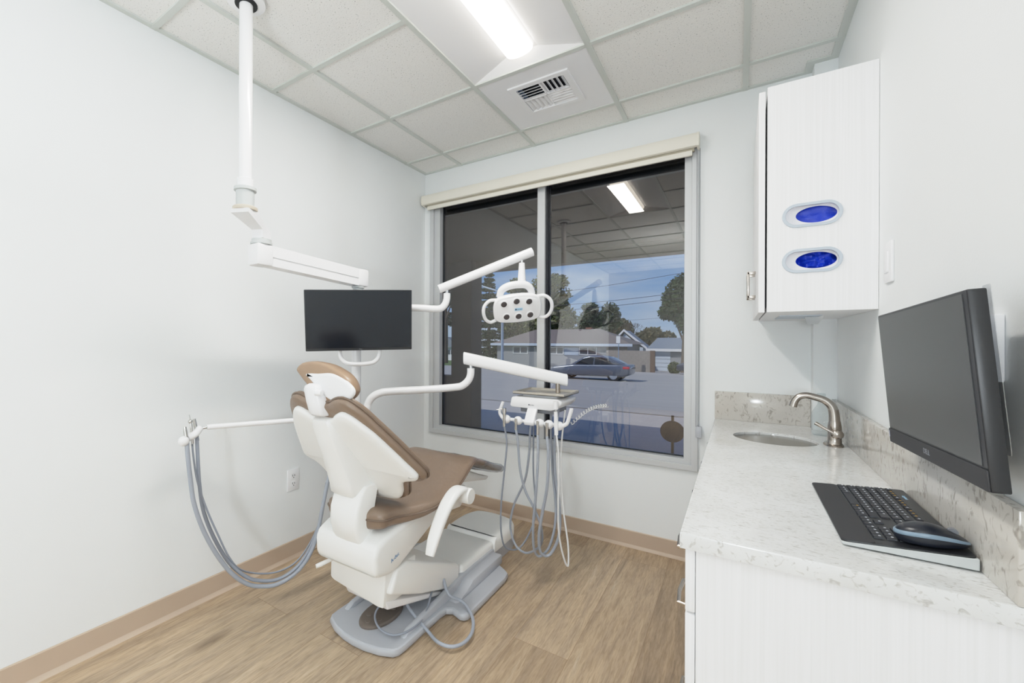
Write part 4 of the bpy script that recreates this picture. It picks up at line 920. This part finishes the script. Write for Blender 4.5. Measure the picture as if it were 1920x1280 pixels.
def key(xa, xb, ya, yb, leg=1):
    z0, z1 = ktop(xa) + .002, ktop(xb) + .002
    b = Mesh()
    ks.loft([[(xa, ya, z0), (xb, ya, z1), (xb, yb, z1), (xa, yb, z0)], [(xa + .0012, ya + .0012, z0 + .003), (xb - .0012, ya + .0012, z1 + .003), (xb - .0012, yb - .0012, z1 + .003), (xa + .0012, yb - .0012, z0 + .003)]])
    if leg:
        xm, ym = xb - .006, yb - .006
        tgt = kg if leg == 2 else kl
        zz = ktop(xm) + .0055
        tgt.box((xm - .0018, ym - .0022, zz - .0004), (xm + .0018, ym + .0012, zz + .0003))
rows = [(k0 + .056, .019), (k0 + .0755, .0185), (k0 + .0945, .0185), (k0 + .1135, .0185), (k0 + .1325, .0185)]
pit = .0192
for ri, (xr_, hgt) in enumerate(rows):
    yv = ky1 - .008
    lay = [[1.3, 1, 1, 1.2, 5.6, 1.2, 1, 1, 1.3], [2.2] + [1] * 10 + [2.4], [1.7] + [1] * 11 + [1.9], [1.4] + [1] * 12 + [1.2], [1] * 13 + [1.6]][ri]
    for kk, wd in enumerate(lay):
        key(xr_, xr_ + hgt - .002, yv - wd * pit + .0018, yv, 2 if (ri == 0 and kk == 5) else (0 if wd > 5 else 1)); yv -= wd * pit
    for cgrp, cnt in ((yv - .006, 3), (yv - .006 - 3 * pit - .006, 4)):
        for c in range(cnt):
            if cnt == 3 and ri in (2,): continue
            if cnt == 3 and ri == 1 and c != 1: continue
            ye = cgrp - c * pit
            if ye - pit > ky0 + .004: key(xr_, xr_ + hgt - .002, ye - pit + .0018, ye)
yv = ky1 - .010
for c in range(20):
    if yv - .0165 > ky0 + .004: key(k0 + .154, k0 + .166, yv - .0165, yv, 2 if c % 4 else 1)
    yv -= .0195 + (.006 if c % 4 == 0 else 0)
ks.build('keys', M['key'], kb, smooth=0); kl.build('key_legends', M['keymark'], kb, smooth=0); kg.build('amber_key_legends', M['keygold'], kb, smooth=0)
Mesh().text('Logitech', .010, ((k0 + .178, -1.33, ktop(k0 + .178) + .0022), (0, -1, 0), X, Z), .0003).build('logo', M['bluelabel'], kb, smooth=0)

ms = thing('mouse', (2.475, -1.671, ktop(2.47) + .004), 'black and blue-grey wireless mouse resting on the keyboard number pad', 'mouse')
def mring(zf, sc):
    out = []
    for k in range(32):
        t = 2 * pi * k / 32
        out.append((cos(t) * .053 * sc, sin(t) * (.0315 - .004 * cos(t)) * sc))
    return out
def mprof(x, h): return h * (1 - .45 * ((x + .012) / .055) ** 2 * (1 if x > -.012 else .7))
def mbase(x): return ktop(2.475 + x) + .005
def mlayer(sc, h): return [Vector((2.475 + a, -1.671 + b, mbase(a) + mprof(a, h))) for a, b in mring(0, sc)]
Mesh().loft([mlayer(.90, .0), mlayer(.97, .004), mlayer(1.0, .012), mlayer(1.0, .0175)]).build('underside', M['mouse'], ms, smooth=60)
Mesh().loft([mlayer(1.0, .0175), mlayer(1.012, .0195), mlayer(1.0, .0245), mlayer(.96, .026)]).build('grip_band', M['mousegrey'], ms, smooth=60)
Mesh().loft([mlayer(.975, .0235), mlayer(.90, .0300), mlayer(.72, .0345), mlayer(.45, .0370), mlayer(.15, .0378)]).build('top_shell', M['mouse'], ms, smooth=60)
Mesh().tube([(2.504, -1.675, mbase(.03) + .027), (2.504, -1.667, mbase(.03) + .027)], .0075, 14).build('scroll_wheel', M['graydk'], ms)

# ------------------------------------------------------------------ wall plates
po = thing('power_outlet', (0, -1.327, .40), 'white duplex power outlet on the left wall beside the hoses', 'outlet')
Mesh().box((0, -1.368, .399), (.006, -1.286, .523), .002).build('plate', M['white'], po)
for z in (.438, .484):
    s_ = Mesh().plate([rrect(-1.344, z - .017, -1.310, z + .017, .010)], YZ(.0065), .003).build('socket', M['white'], po)
    Mesh().box((.007, -1.336, z - .002), (.0086, -1.333, z + .009)).box((.007, -1.322, z - .002), (.0086, -1.319, z + .008)).lathe([(.003, 0), (.003, .0016), (0, .0016)], (.007, -1.327, z - .009), X, 10).build('slots', M['dark'], s_, smooth=0)
lsw = thing('light_switch', (RX, -1.0, 1.477), 'white rocker switch plate on the right wall beside the wall cabinet', 'switch')
Mesh().box((RX - .008, -1.042, 1.477), (RX, -.958, 1.606), .002).build('plate', M['white'], lsw)
Mesh().box((RX - .012, -1.017, 1.508), (RX - .006, -.983, 1.575), .002).build('rocker', M['white'], lsw)
dp = thing('data_outlet', (RX, -1.685, 1.213), 'grey-faced data wall plate with two ports behind the right monitor', 'data outlet')
Mesh().box((RX - .026, -1.735, 1.213), (RX, -1.640, 1.337), .003).build('box', M['white'], dp)
Mesh().box((RX - .0275, -1.732, 1.216), (RX - .0255, -1.643, 1.334)).build('face', M['platemetal'], dp, smooth=0)
for z, hgt in ((1.295, .016), (1.248, .018)):
    Mesh().box((RX - .030, -1.693, z - hgt / 2), (RX - .0270, -1.681, z + hgt / 2), .001).build('port', M['white'], dp)
for z in (1.225, 1.325): Mesh().lathe([(.004, 0), (.003, .0018), (0, .0018)], (RX - .0275, -1.687, z), (-1, 0, 0), 10).build('screw', M['chrome'], dp)

#EXTERIOR
# ------------------------------------------------------------------ outside
def zg(y): return -.15 - .032 * y
def slab(name, x0, x1, y0, y1, m, lift=0.0):
    t = bmesh.new()
    vs = [t.verts.new((x, y, zg(y) + lift)) for x, y in ((x0, y0), (x1, y0), (x1, y1), (x0, y1))]
    t.faces.new(vs); q = Mesh(); q.add(t); return struct(q.build(name, M[m], smooth=0))
slab('ground', -90, 60, .2, 160, 'concrete')
slab('sidewalk', -60, 40, 1.5, 6.0, 'concrete', .01)
slab('road', -80, 60, 8.5, 36.0, 'asphalt', .012)
slab('lawn', -80, -15.5, 38.5, 70, 'grassy', .015)
struct(Mesh().box((-6, .12, 2.62), (8, 3.62, 2.72)).build('porch_ceiling', M['soffit'], smooth=0))
struct(Mesh().box((-6, 3.45, 2.45), (8, 3.65, 2.75)).build('porch_beam', M['soffit'], smooth=0))
struct(Mesh().box((-1.82, 3.30, zg(3.4)), (-1.44, 3.66, 2.62)).build('porch_column', M['post'], smooth=0))
struct(Mesh().box((-3.2, 3.36, zg(3.4)), (-1.82, 3.56, .70)).box((-3.2, 3.36, 2.15), (-1.82, 3.56, 2.62)).build('porch_wall', M['post'], smooth=0))

# moving sedan
cr_ = thing('car', (-4.95, 23.9, zg(23.9)), 'blue-grey sedan driving past on the road outside the window', 'car')
gz = zg(23.9); cx0 = -7.23; S = 4.53
def cpt(f, z): return (cx0 + S * f, gz + z)
body = [cpt(.0, .42), cpt(.01, .62), cpt(.05, .74), cpt(.25, .86), cpt(.32, .90), cpt(.86, .96), cpt(.985, .93), cpt(1.0, .80), cpt(.99, .40), cpt(.93, .26), cpt(.06, .26)]
Mesh().prism(body, 'y', 23.0, 24.8, .10, 3).build('body', M['car'], cr_, smooth=50)
cab = [cpt(.27, .86), cpt(.43, 1.32), cpt(.52, 1.42), cpt(.66, 1.43), cpt(.76, 1.34), cpt(.92, .94)]
Mesh().prism(cab, 'y', 23.14, 24.66, .09, 3).build('cabin', M['car'], cr_, smooth=50)
wn = [cpt(.335, .93), cpt(.445, 1.27), cpt(.525, 1.345), cpt(.655, 1.35), cpt(.735, 1.27), cpt(.80, .98)]
Mesh().prism(wn, 'y', 23.125, 24.675, .01).build('window', M['carglass'], cr_, smooth=0)
Mesh().prism([cpt(.56, .92), cpt(.58, .92), cpt(.585, 1.36), cpt(.575, 1.36)], 'y', 23.115, 24.685).build('door_pillar', M['car'], cr_, smooth=0)
for f in (.19, .81):
    for ys in (23.02, 24.58):
        x_ = cx0 + S * f
        wh = Mesh().tube([(x_, ys, gz + .33), (x_, ys + .20, gz + .33)], .33, 28).build('wheel', M['tyre'], cr_)
        Mesh().tube([(x_, ys - .01, gz + .33), (x_, ys + .21, gz + .33)], .21, 20).build('rim', M['rim'], wh)
for ys in (23.0, 24.45): Mesh().box((cx0 + S * .92, ys - .015, gz + .72), (cx0 + S * .995, ys + .36, gz + .86), .02).build('tail_lamp', M['taillight'], cr_)

# parked navy car at the far right
pc = thing('car', (3.0, 40.2, zg(40)), 'dark navy car parked in the driveway at the right edge of the window', 'car')
gy_ = zg(40.0); q0 = (-2.131, 39.5, -0.417)[0]
def dpt(a, z): return (q0 + a, gy_ + z)
Mesh().prism([dpt(0, .35), dpt(.02, .85), dpt(.4, .98), dpt(3.9, 1.0), dpt(4.4, .85), dpt(4.4, .35)], 'y', 39.5, 41.2, .08).build('body', M['cardark'], pc, smooth=50)
Mesh().prism([dpt(.55, .95), dpt(1.1, 1.5), dpt(2.6, 1.52), dpt(3.4, .98)], 'y', 39.62, 41.08, .06).build('cabin', M['carglass'], pc, smooth=50)
for a in (.85, 3.6):
    wh = Mesh().tube([(q0 + a, 39.48, gy_ + .33), (q0 + a, 39.7, gy_ + .33)], .33, 22).build('wheel', M['tyre'], pc)

# houses
def gable_roof(me, x0, x1, y0, y1, ze, zr, over=.5, axis='x', hip=0.0):
    x0 -= over; x1 += over; y0 -= over; y1 += over
    t = bmesh.new(); ym = (y0 + y1) / 2; xm = (x0 + x1) / 2
    if axis == 'x': rl, rr_ = (x0 + hip, ym, zr), (x1 - hip, ym, zr)
    else: rl, rr_ = (xm, y0 + hip, zr), (xm, y1 - hip, zr)
    c = [t.verts.new(p) for p in ((x0, y0, ze), (x1, y0, ze), (x1, y1, ze), (x0, y1, ze))]; a, b = t.verts.new(rl), t.verts.new(rr_)
    if axis == 'x': fs = ((c[0], c[1], b, a), (c[2], c[3], a, b), (c[1], c[2], b), (c[3], c[0], a))
    else: fs = ((c[0], c[3], b, a), (c[2], c[1], a, b), (c[0], c[1], a), (c[2], c[3], b))
    for f in fs: t.faces.new(f)
    t.faces.new((c[3], c[2], c[1], c[0])); bmesh.ops.recalc_face_normals(t, faces=t.faces[:]); me.add(t); return me
hA = thing('house', (-13, 50, zg(46)), 'grey single-storey house with brown hip roof and white framed windows across the road', 'house')
A0, A1 = (-22.16, 46, -1.952)[0], (-7.246, 46, -1.373)[0]; zA = zg(46) - .2; eA = (-11.37, 46, 1.09)[2]
Mesh().box((A0, 46, zA), (A1, 53, eA)).build('wall', M['stucco'], hA, smooth=0)
gable_roof(Mesh(), A0, A1, 46, 53, eA, (-13.04, 50, 2.848)[2], .6, 'x', 4.2).build('roof', M['roof1'], hA, smooth=0)
Mesh().box((A0 - .6, 45.36, eA - .22), (A1 + .6, 45.42, eA + .06)).build('fascia', M['bluest'], hA, smooth=0)
wz0, wz1 = (-14.62, 46, -0.084)[2], (-14.62, 46, 0.764)[2]
for pa, pb in (((-15.49, 46, 0.143)[0], (-13.88, 46, 0.171)[0]), ((-12.17, 46, 0.202)[0], (-10.3, 46, 0.235)[0]), ((-20.04, 46, 0.062)[0], (-18.14, 46, 0.096)[0])):
    fm = Mesh().plate([[(pa, wz0), (pb, wz0), (pb, wz1), (pa, wz1)], [(pa + .08, wz0 + .08), ((pa + pb) / 2 - .04, wz0 + .08), ((pa + pb) / 2 - .04, wz1 - .08), (pa + .08, wz1 - .08)], [((pa + pb) / 2 + .04, wz0 + .08), (pb - .08, wz0 + .08), (pb - .08, wz1 - .08), ((pa + pb) / 2 + .04, wz1 - .08)]], XZ(45.97), .06).build('window', M['white_h'], hA, smooth=0)
    Mesh().box((pa + .06, 45.975, wz0 + .06), (pb - .06, 45.99, wz1 - .06)).build('pane', M['winglass'], fm, smooth=0)
Mesh().box(((-13.82, 46, 0.172)[0], 45.96, wz0 - .05), ((-12.23, 46, 0.201)[0], 46, wz1 - .05)).build('wall_panel', M['bluest'], hA, smooth=0)
Mesh().box(((-9.31, 46, 0.252)[0], 45.95, zA), (A1, 46, wz1 + .2)).build('brick_front', M['block'], hA, smooth=0)
Mesh().box(((-12.48, 50, 2.651)[0], 49.6, eA), ((-11.81, 50, 2.644)[0], 50.4, (-12.23, 50, 3.026)[2])).build('chimney', M['brick'], hA, smooth=0)

hB = thing('house', (-8, 56, zg(56)), 'white gabled house peeking between the grey house and the block wall', 'house')
B0, B1 = (-11.02, 57, -1.344)[0], (-7.266, 57, -1.224)[0]; eB = (-9.116, 57, 0.409)[2]; rB = (-9.756, 57, 2.716)[2]
Mesh().box((B0 + .3, 57.2, zg(57)), (B1 - .3, 61, eB + .3)).prism([(B0 + .3, eB), (B1 - .3, eB), ((B0 + B1) / 2 - .6, rB - .25)], 'y', 57.2, 61).build('wall', M['bluest'], hB, smooth=0)
xm = (-9.756, 57, 2.716)[0]
for q in (B0 - .8, B1 + .2):
    d_ = Vector((q - xm, 0, eB - rB))
    Mesh().prism([(xm, rB), (q, eB), (q, eB + .28), (xm, rB + .28)], 'y', 56.8, 57.15).build('barge_board', M['white_h'], hB, smooth=0)
    Mesh().prism([(xm, rB + .02), (q, eB + .02), (q, eB + .14), (xm, rB + .14)], 'y', 57.15, 61).build('roof', M['roof2'], hB, smooth=0)
hC = thing('house', (-3, 52, zg(50)), 'low white house with pale grey roof and garage door beyond the block wall', 'house')
C0, C1 = (-5.533, 50, -0.912)[0], (-2.019, 50, -0.800)[0]; eC = (-4.096, 50, 0.563)[2]
Mesh().box((C0, 50, zg(50) - .2), (C1, 57, eC)).build('wall', M['stucco'], hC, smooth=0)
gable_roof(Mesh(), C0, C1, 50, 57, eC, (-5.266, 53, 1.853)[2], .5, 'x', .6).build('roof', M['roof2'], hC, smooth=0)
Mesh().box((C0 - .5, 49.42, eC - .2), (C1 + .5, 49.48, eC + .08)).build('fascia', M['white_h'], hC, smooth=0)
gd = Mesh()
g0, g1 = (-5.168, 50, -0.784)[0], (-3.738, 50, -0.741)[0]; gt = (-4.605, 50, 0.384)[2]; gb = zg(50)
for k in range(5): gd.box((g0, 49.94, gb + (gt - gb) * k / 5 + .02), (g1, 50, gb + (gt - gb) * (k + 1) / 5 - .02))
gd.build('garage_door', M['bluest'], hC, smooth=0)
hD = thing('house', (-26, 70, zg(70)), 'small white house seen through the gap beside the porch column', 'house')
D0, D1 = (-46.59, 70, -2.419)[0], (-42.59, 70, -2.306)[0]; eD = (-44.2, 70, 0.175)[2]
Mesh().box((D0, 70, zg(70) - .5), (D1, 76, eD)).build('wall', M['white_h'], hD, smooth=0)
gable_roof(Mesh(), D0, D1, 70, 76, eD, (-46.12, 73, 2.213)[2], .5, 'y', 0).build('roof', M['roof2'], hD, smooth=0)
for k in (.42, .62): Mesh().box((D0 + (D1 - D0) * k, 69.93, (-44.19, 70, -1.193)[2]), (D0 + (D1 - D0) * (k + .14), 70, (-44.2, 70, -0.351)[2])).build('window', M['winglass'], hD, smooth=0)

bw = Mesh(); bx0, bx1 = (-8.603, 43, -0.752)[0], (-4.654, 43, -0.626)[0]; bz0, bz1 = zg(43) - .2, (-6.485, 43, 0.509)[2]
nr = 8; hh = (bz1 - bz0) / nr
for r in range(nr):
    x_ = bx0 - (.2 if r % 2 else 0)
    while x_ < bx1:
        bw.box((max(x_, bx0) + .01, 43, bz0 + r * hh + .012), (min(x_ + .42, bx1) - .01, 43.2, bz0 + (r + 1) * hh - .012)); x_ += .42
bw.box((bx0, 43.02, bz0), (bx1, 43.18, bz1))
tag(bw.build('block_fence', M['block'], smooth=0), 'grey concrete block fence wall between the houses across the road', 'fence')
tag(Mesh().box((bx1, 42.95, zg(43)), ((-4.245, 43, -0.613)[0], 43.1, bz1 + .02)).build('side_gate', M['wood'], smooth=0), 'narrow brown wooden gate at the end of the block fence', 'gate')
# street furniture
ss = thing('street_sign', (0, 40.5, zg(40.5)), 'small white street sign on a thin post in front of the block fence', 'sign')
s0, s1 = (-7.148, 40.5, 1.231), (-6.801, 40.5, 1.878)
Mesh().box((s0[0], 40.48, s0[2]), (s1[0], 40.5, s1[2])).build('panel', M['sign'], ss, smooth=0)
Mesh().tube([((-6.951, 40.5, -1.104)[0], 40.53, zg(40.5)), ((-6.951, 40.5, -1.104)[0], 40.53, s1[2])], .04, 8).build('post', M['pole'], ss)
sl2 = thing('street_lamp', (0, 38, zg(38)), 'pale grey street lamp pole with a long side arm, in front of the pine', 'street lamp')
lx = (-17.61, 38, 3.523)[0]
Mesh().tube([(lx, 38, zg(38)), (lx, 38, (-17.63, 38, 6.37)[2])], [.16, .11], 12).build('post', M['pole'], sl2)
Mesh().tube([(lx, 38, (-17.62, 38, 5.713)[2]), (-18.05, 38, 6.45), (-19.28, 38, 6.918), (-20.68, 38, 7.409)], .09, 8, smooth=3).build('arm', M['pole'], sl2)
Mesh().ball((-20.68, 38, 7.409), .25, 2, (2, .8, .4)).build('lamp_head', M['pole'], sl2)
ga, gb = Vector((-23.45, 36, 7.786)), Vector((-22.92, 36, 8.196))
gs = thing('street_name_sign', (ga.x - .1, 36, zg(36)), 'small green street name sign on a pole, high beyond the porch column', 'sign')
Mesh().box(ga, gb + Vector((0, .06, 0))).build('panel', M['signgreen'], gs, smooth=0)
Mesh().tube([(ga.x - .1, 36.1, zg(36)), (ga.x - .1, 36.1, gb.z + .1)], .06, 8).build('post', M['pole'], gs)
for i, (a, b, lb) in enumerate((((-15.5, 41, 6.187), (-1.024, 41, 7.484), 'topmost overhead wire crossing the sky outside the window'), ((-15.65, 41.4, 4.983), (-1.046, 41.4, 5.774), 'second overhead wire down, just under the topmost one'), ((-15.37, 40.7, 4.366), (-0.994, 40.7, 5.246), 'third overhead wire down, close under the second'), ((-10.27, 42, 3.355), (-1.081, 42, 3.762), 'lowest overhead wire, faint above the house roofs'))):
    pa, pb = Vector(a), Vector(b); md_ = (pa + pb) / 2 - Vector((0, 0, .12))
    tag(Mesh().tube([pa, md_, pb], (.018, .022, .022, .010)[i], 6, smooth=8).build('power_line', M['wire']), lb, 'power line', 'overhead wires')
for i, (pxl, r) in enumerate((((-6.089, 38.6, -0.841), .34), ((-5.701, 38.4, -0.864), .28))):
    c = Vector(pxl)
    b_ = Mesh(); b_.ball((c.x, c.y, zg(c.y) + r * .8), r, 3, (1, .9, 1.1))
    for v in b_.bm.verts: v.co += v.co.normalized() * 0 + Vector((noise.noise(v.co * 5) * .06,) * 3)
    tag(b_.build('trash_bag', M['bag']), ('larger white bag at the far kerb behind the passing car', 'smaller white bag at the far kerb, right beside the larger one')[i], 'bag', 'white bags at the kerb')
rp = thing('round_stand_in', (1.82, .55, zg(.5)), 'made-up dark round disc on a short post just outside the window, for a round shape in the glass', 'stand_in')  # added disc and post imitate a dark round shape in the glass
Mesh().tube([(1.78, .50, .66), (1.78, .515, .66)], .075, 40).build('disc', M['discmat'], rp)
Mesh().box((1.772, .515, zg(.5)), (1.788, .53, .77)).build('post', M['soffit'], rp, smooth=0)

# trees: crowns of small leaf cards around real trunks and limbs
def leaf_cloud(me, clumps, n, size, flat=1.0):
    t = me.bm; tot = sum(c[1] * c[2] * c[3] for c in clumps)
    for c, rx, ry, rz in clumps:
        k = max(8, int(n * rx * ry * rz / tot))
        for _ in range(k):
            while True:
                u = Vector((random.uniform(-1, 1), random.uniform(-1, 1), random.uniform(-1, 1)))
                if .25 < u.length < 1: break
            p = Vector(c) + Vector((u.x * rx, u.y * ry, u.z * rz))
            a = Vector((random.gauss(0, 1), random.gauss(0, 1), random.gauss(0, 1) * flat)).normalized(); b = a.orthogonal().normalized(); s = size * random.uniform(.6, 1.4)
            vs = [t.verts.new(p + a * s), t.verts.new(p + b * s * .6), t.verts.new(p - a * s), t.verts.new(p - b * s * .6)]
            t.faces.new(vs)
def tree(label, y, pb, ptop, pw, mname, n=4000, size=.28, lumps=14, group='trees across the road', base_f=.25, name='tree'):
    """pb: trunk x; ptop: top z; pw: crown half width in metres."""
    zb0 = zg(y); H_ = ptop - zb0
    t = thing(name, (pb, y, zb0), label, 'tree', group)
    tk = Mesh(); tk.tube([(pb, y, zb0 - .2), (pb + .1, y, zb0 + H_ * .4), (pb, y, zb0 + H_ * .75)], [.035 * H_, .025 * H_, .008 * H_], 8)
    for k in range(5):
        a = random.uniform(0, 2 * pi); tk.tube([(pb, y, zb0 + H_ * (.3 + .08 * k)), (pb + cos(a) * pw * .6, y + sin(a) * pw * .6, zb0 + H_ * (.5 + .09 * k))], [.012 * H_, .004 * H_], 6)
    tk.build('trunk', M['bark'], t)
    cl = []
    for k in range(lumps):
        a = random.uniform(0, 2 * pi); f = random.uniform(0, 1); hz = base_f + (1 - base_f) * f * .92
        wr = pw * (1 - .75 * max(0, f - .35)) * random.uniform(.35, .8)
        r = pw * random.uniform(.32, .5) * (1 - .45 * f)
        cl.append(((pb + cos(a) * wr, y + sin(a) * wr * .7, zb0 + H_ * hz - r * .1), r, r, r * .8))
    cl.append(((pb, y, zb0 + H_ * (base_f + .35)), pw * .75, pw * .6, H_ * .25))
    cl.append(((pb, y, ptop - pw * .3), pw * .4, pw * .4, pw * .3))
    lm_ = Mesh(); leaf_cloud(lm_, cl, n, size); lm_.build('crown', M[mname], t, smooth=0)
# pine, tiered
py_ = 52; pxp = (-26.41, 52, 4.339)[0]; ptop = (-26.2, 52, 11.21)[2]; zb0 = zg(52)
pt = thing('pine_tree', (pxp, py_, zb0), 'tall dark tiered pine rising left of the dental light', 'tree', 'trees across the road')
Mesh().tube([(pxp, py_, zb0), (pxp, py_, ptop)], [.35, .04], 8).build('trunk', M['bark'], pt)
lm_ = Mesh(); cl = []
for k in range(24):
    f = k / 23; zz = zb0 + 1.2 + (ptop - zb0 - 1.3) * f + random.uniform(-.15, .15); wr0 = 2.6 * (1 - f) ** .75 + .2
    for j in range(7):
        a = 2 * pi * j / 7 + k * 1.3 + random.uniform(-.3, .3); wr = wr0 * random.uniform(.6, 1.1)
        for q in (.25, .5, .75, 1.0): cl.append(((pxp + cos(a) * wr * q, py_ + sin(a) * wr * q, zz - .35 * q + .25 * q * q + random.uniform(-.1, .1)), .42 * (1.25 - .5 * q), .42 * (1.25 - .5 * q), .2))
leaf_cloud(lm_, cl, 16000, .13); lm_.build('crown', M['leafpine'], pt, smooth=0)
tree('large olive-green tree rising behind the roof of the grey house', 70, (-24.25, 70, 5.058)[0], (-23.82, 70, 13.24)[2], 6.2, 'leafolive', 14000, .28, 34, base_f=.12)
tree('olive-green tree just left of the window mullion, right of the pine', 84, (-36.31, 84, 5.954)[0], (-34.55, 84, 14.91)[2], 6.0, 'leafolive', 9000, .34, 26, base_f=.10)
tree('round dark green tree behind the chimney of the grey house', 63.5, (-15.6, 63.5, 4.568)[0], (-15.61, 63.5, 7.167)[2], 2.7, 'leafdark', 7000, .2, 16, base_f=.3)
tree('small airy green tree behind the right end of the grey roof', 72, (-14.92, 72, 4.917)[0], (-14.93, 72, 7.345)[2], 2.3, 'leafdark', 2200, .22, 12, base_f=.45)
tree('brownish thinning tree between the airy tree and the bare tree', 79, (-14.56, 79, 4.274)[0], (-14.57, 79, 5.489)[2], 2.8, 'leafbrown', 3000, .22, 12, base_f=.4)
tree('low olive bush-like tree beyond the low white house', 75, (-9.181, 75, 3.192)[0], (-9.184, 75, 3.792)[2], 4.0, 'leafbrown', 4500, .28, 14, base_f=.35)
tree('broad dark green tree at the right edge of the window view', 46.2, (-2.14, 46.2, 3.497)[0], (-2.43, 46.2, 8.1)[2], 2.6, 'leafdark', 9000, .17, 26, base_f=.38)
tree('leafy street tree glimpsed in the gap left of the porch column', 48, (-31.22, 48, 4.284)[0], (-30.3, 48, 13.1)[2], 2.6, 'leafdark', 6000, .2, 18, base_f=.42)
# bare tree
bt_ = thing('bare_tree', ((-10.6, 68, 2.249)[0], 68, zg(68)), 'bare leafless tree with fine branches right of the brownish tree', 'tree', 'trees across the road')
bxx = (-10.6, 68, 2.249)[0]; bb = Mesh()
def branch(p, d, l, r, depth):
    q = p + d * l; bb.tube([p, q], [r, r * .6], 5)
    if depth:
        for _ in range(3):
            nd = (d + Vector((random.uniform(-.7, .7), random.uniform(-.5, .5), random.uniform(-.1, .5)))).normalized(); branch(q, nd, l * .66, r * .6, depth - 1)
branch(Vector((bxx, 68, zg(68))), Vector((0, 0, 1)), 2.5, .10, 5)
bb.build('branches', M['bark'], bt_, smooth=0)
tag(None or (lambda: (lambda m_: (leaf_cloud(m_, [(((-2.595, 42, -0.139)[0], 42.5, zg(42.5) + .5), .5, .5, .55)], 900, .12), m_.build('shrub', M['leafolive'], smooth=0))[1])(Mesh()))(), 'small green shrub beside the parked navy car', 'shrub')

#LIGHT
# ------------------------------------------------------------------ light
w = bpy.data.worlds.new('sky'); SC.world = w; w.use_nodes = True
nt = w.node_tree; L = nt.links.new; bg = nt.nodes['Background']
tc = nt.nodes.new('ShaderNodeTexCoord'); sx = nt.nodes.new('ShaderNodeSeparateXYZ'); L(tc.outputs['Generated'], sx.inputs[0])
rs = ramp(nt, [(.0, srgb(196, 218, 242)), (.12, srgb(140, 184, 238)), (.5, srgb(80, 135, 215))]); L(sx.outputs['Z'], rs.inputs[0])
mp = nt.nodes.new('ShaderNodeMapping'); mp.inputs['Scale'].default_value = (3, 3, 14); L(tc.outputs['Generated'], mp.inputs['Vector'])
nz = nt.nodes.new('ShaderNodeTexNoise'); nz.inputs['Scale'].default_value = 1.2; nz.inputs['Detail'].default_value = 6; L(mp.outputs[0], nz.inputs['Vector'])
rc = ramp(nt, [(.45, (0, 0, 0, 1)), (.75, (.6, .6, .6, 1))]); L(nz.outputs['Fac'], rc.inputs[0])
mx = nt.nodes.new('ShaderNodeMix'); mx.data_type = 'RGBA'; mx.inputs['B'].default_value = (.95, .97, 1, 1)
L(rc.outputs[0], mx.inputs['Factor']); L(rs.outputs[0], mx.inputs['A']); L(mx.outputs['Result'], bg.inputs['Color'])
bg.inputs['Strength'].default_value = .85

def sun(rot, e, col, ang):
    d = bpy.data.lights.new('sun', 'SUN'); d.energy = e; d.color = col; d.angle = R(ang)
    o = bpy.data.objects.new('sun', d); COL.objects.link(o); o.rotation_euler = rot
sun((R(48), R(0), R(-35)), 3.4, (1, .93, .84), 1)
def area(name, loc, rot, sx_, sy_, e, col=(1, 1, 1)):
    d = bpy.data.lights.new(name, 'AREA'); d.shape = 'RECTANGLE'; d.size = sx_; d.size_y = sy_; d.energy = e; d.color = col
    o = bpy.data.objects.new(name, d); COL.objects.link(o); o.location = loc; o.rotation_euler = rot; return o
area('bounce_fill', (1.45, -3.45, 1.85), (R(180), 0, 0), .6, .6, 18, (.88, .95, 1))  # added fill lamp behind the camera, lights the room off the ceiling
area('troffer_lamp', (1.268, -1.49, H - .012), (0, 0, 0), .14, 1.0, 19, (1, .97, .92))
def point(name, loc, e, rad, col):
    d = bpy.data.lights.new(name, 'POINT'); d.energy = e; d.shadow_soft_size = rad; d.color = col
    o = bpy.data.objects.new(name, d); COL.objects.link(o); o.location = loc
point('upper_fill', (1.95, -3.2, 2.3), 7, .08, (.9, .96, 1))  # unseen fill lamp added high up behind the camera
point('rear_fill', (2.2, -5.4, 1.3), 118, .13, (.86, .94, 1))  # unseen fill lamp added far back to even out the light

SC.view_settings.view_transform = 'Standard'
SC.view_settings.look = 'None'
SC.view_settings.exposure = 0
# gentle highlight shoulder, like the blended exposures of the photograph
SC.view_settings.use_curve_mapping = True
cmv = SC.view_settings.curve_mapping; cmv.white_level = (3, 3, 3); cmv.clip_max_x = 1; cmv.use_clip = True
cv = cmv.curves[3]
for v_, o_ in ((.1, .105), (.2, .213), (.4, .415), (.6, .59), (.8, .715), (1.0, .795), (1.5, .90)): cv.points.new(v_ / 3, o_)
cmv.update()
SC.cycles.max_bounces = 10; SC.cycles.diffuse_bounces = 6; SC.cycles.glossy_bounces = 4; SC.cycles.transparent_max_bounces = 12
SC.cycles.use_denoising = True
SC.cycles.caustics_reflective = False; SC.cycles.caustics_refractive = False
SC.cycles.sample_clamp_indirect = 6
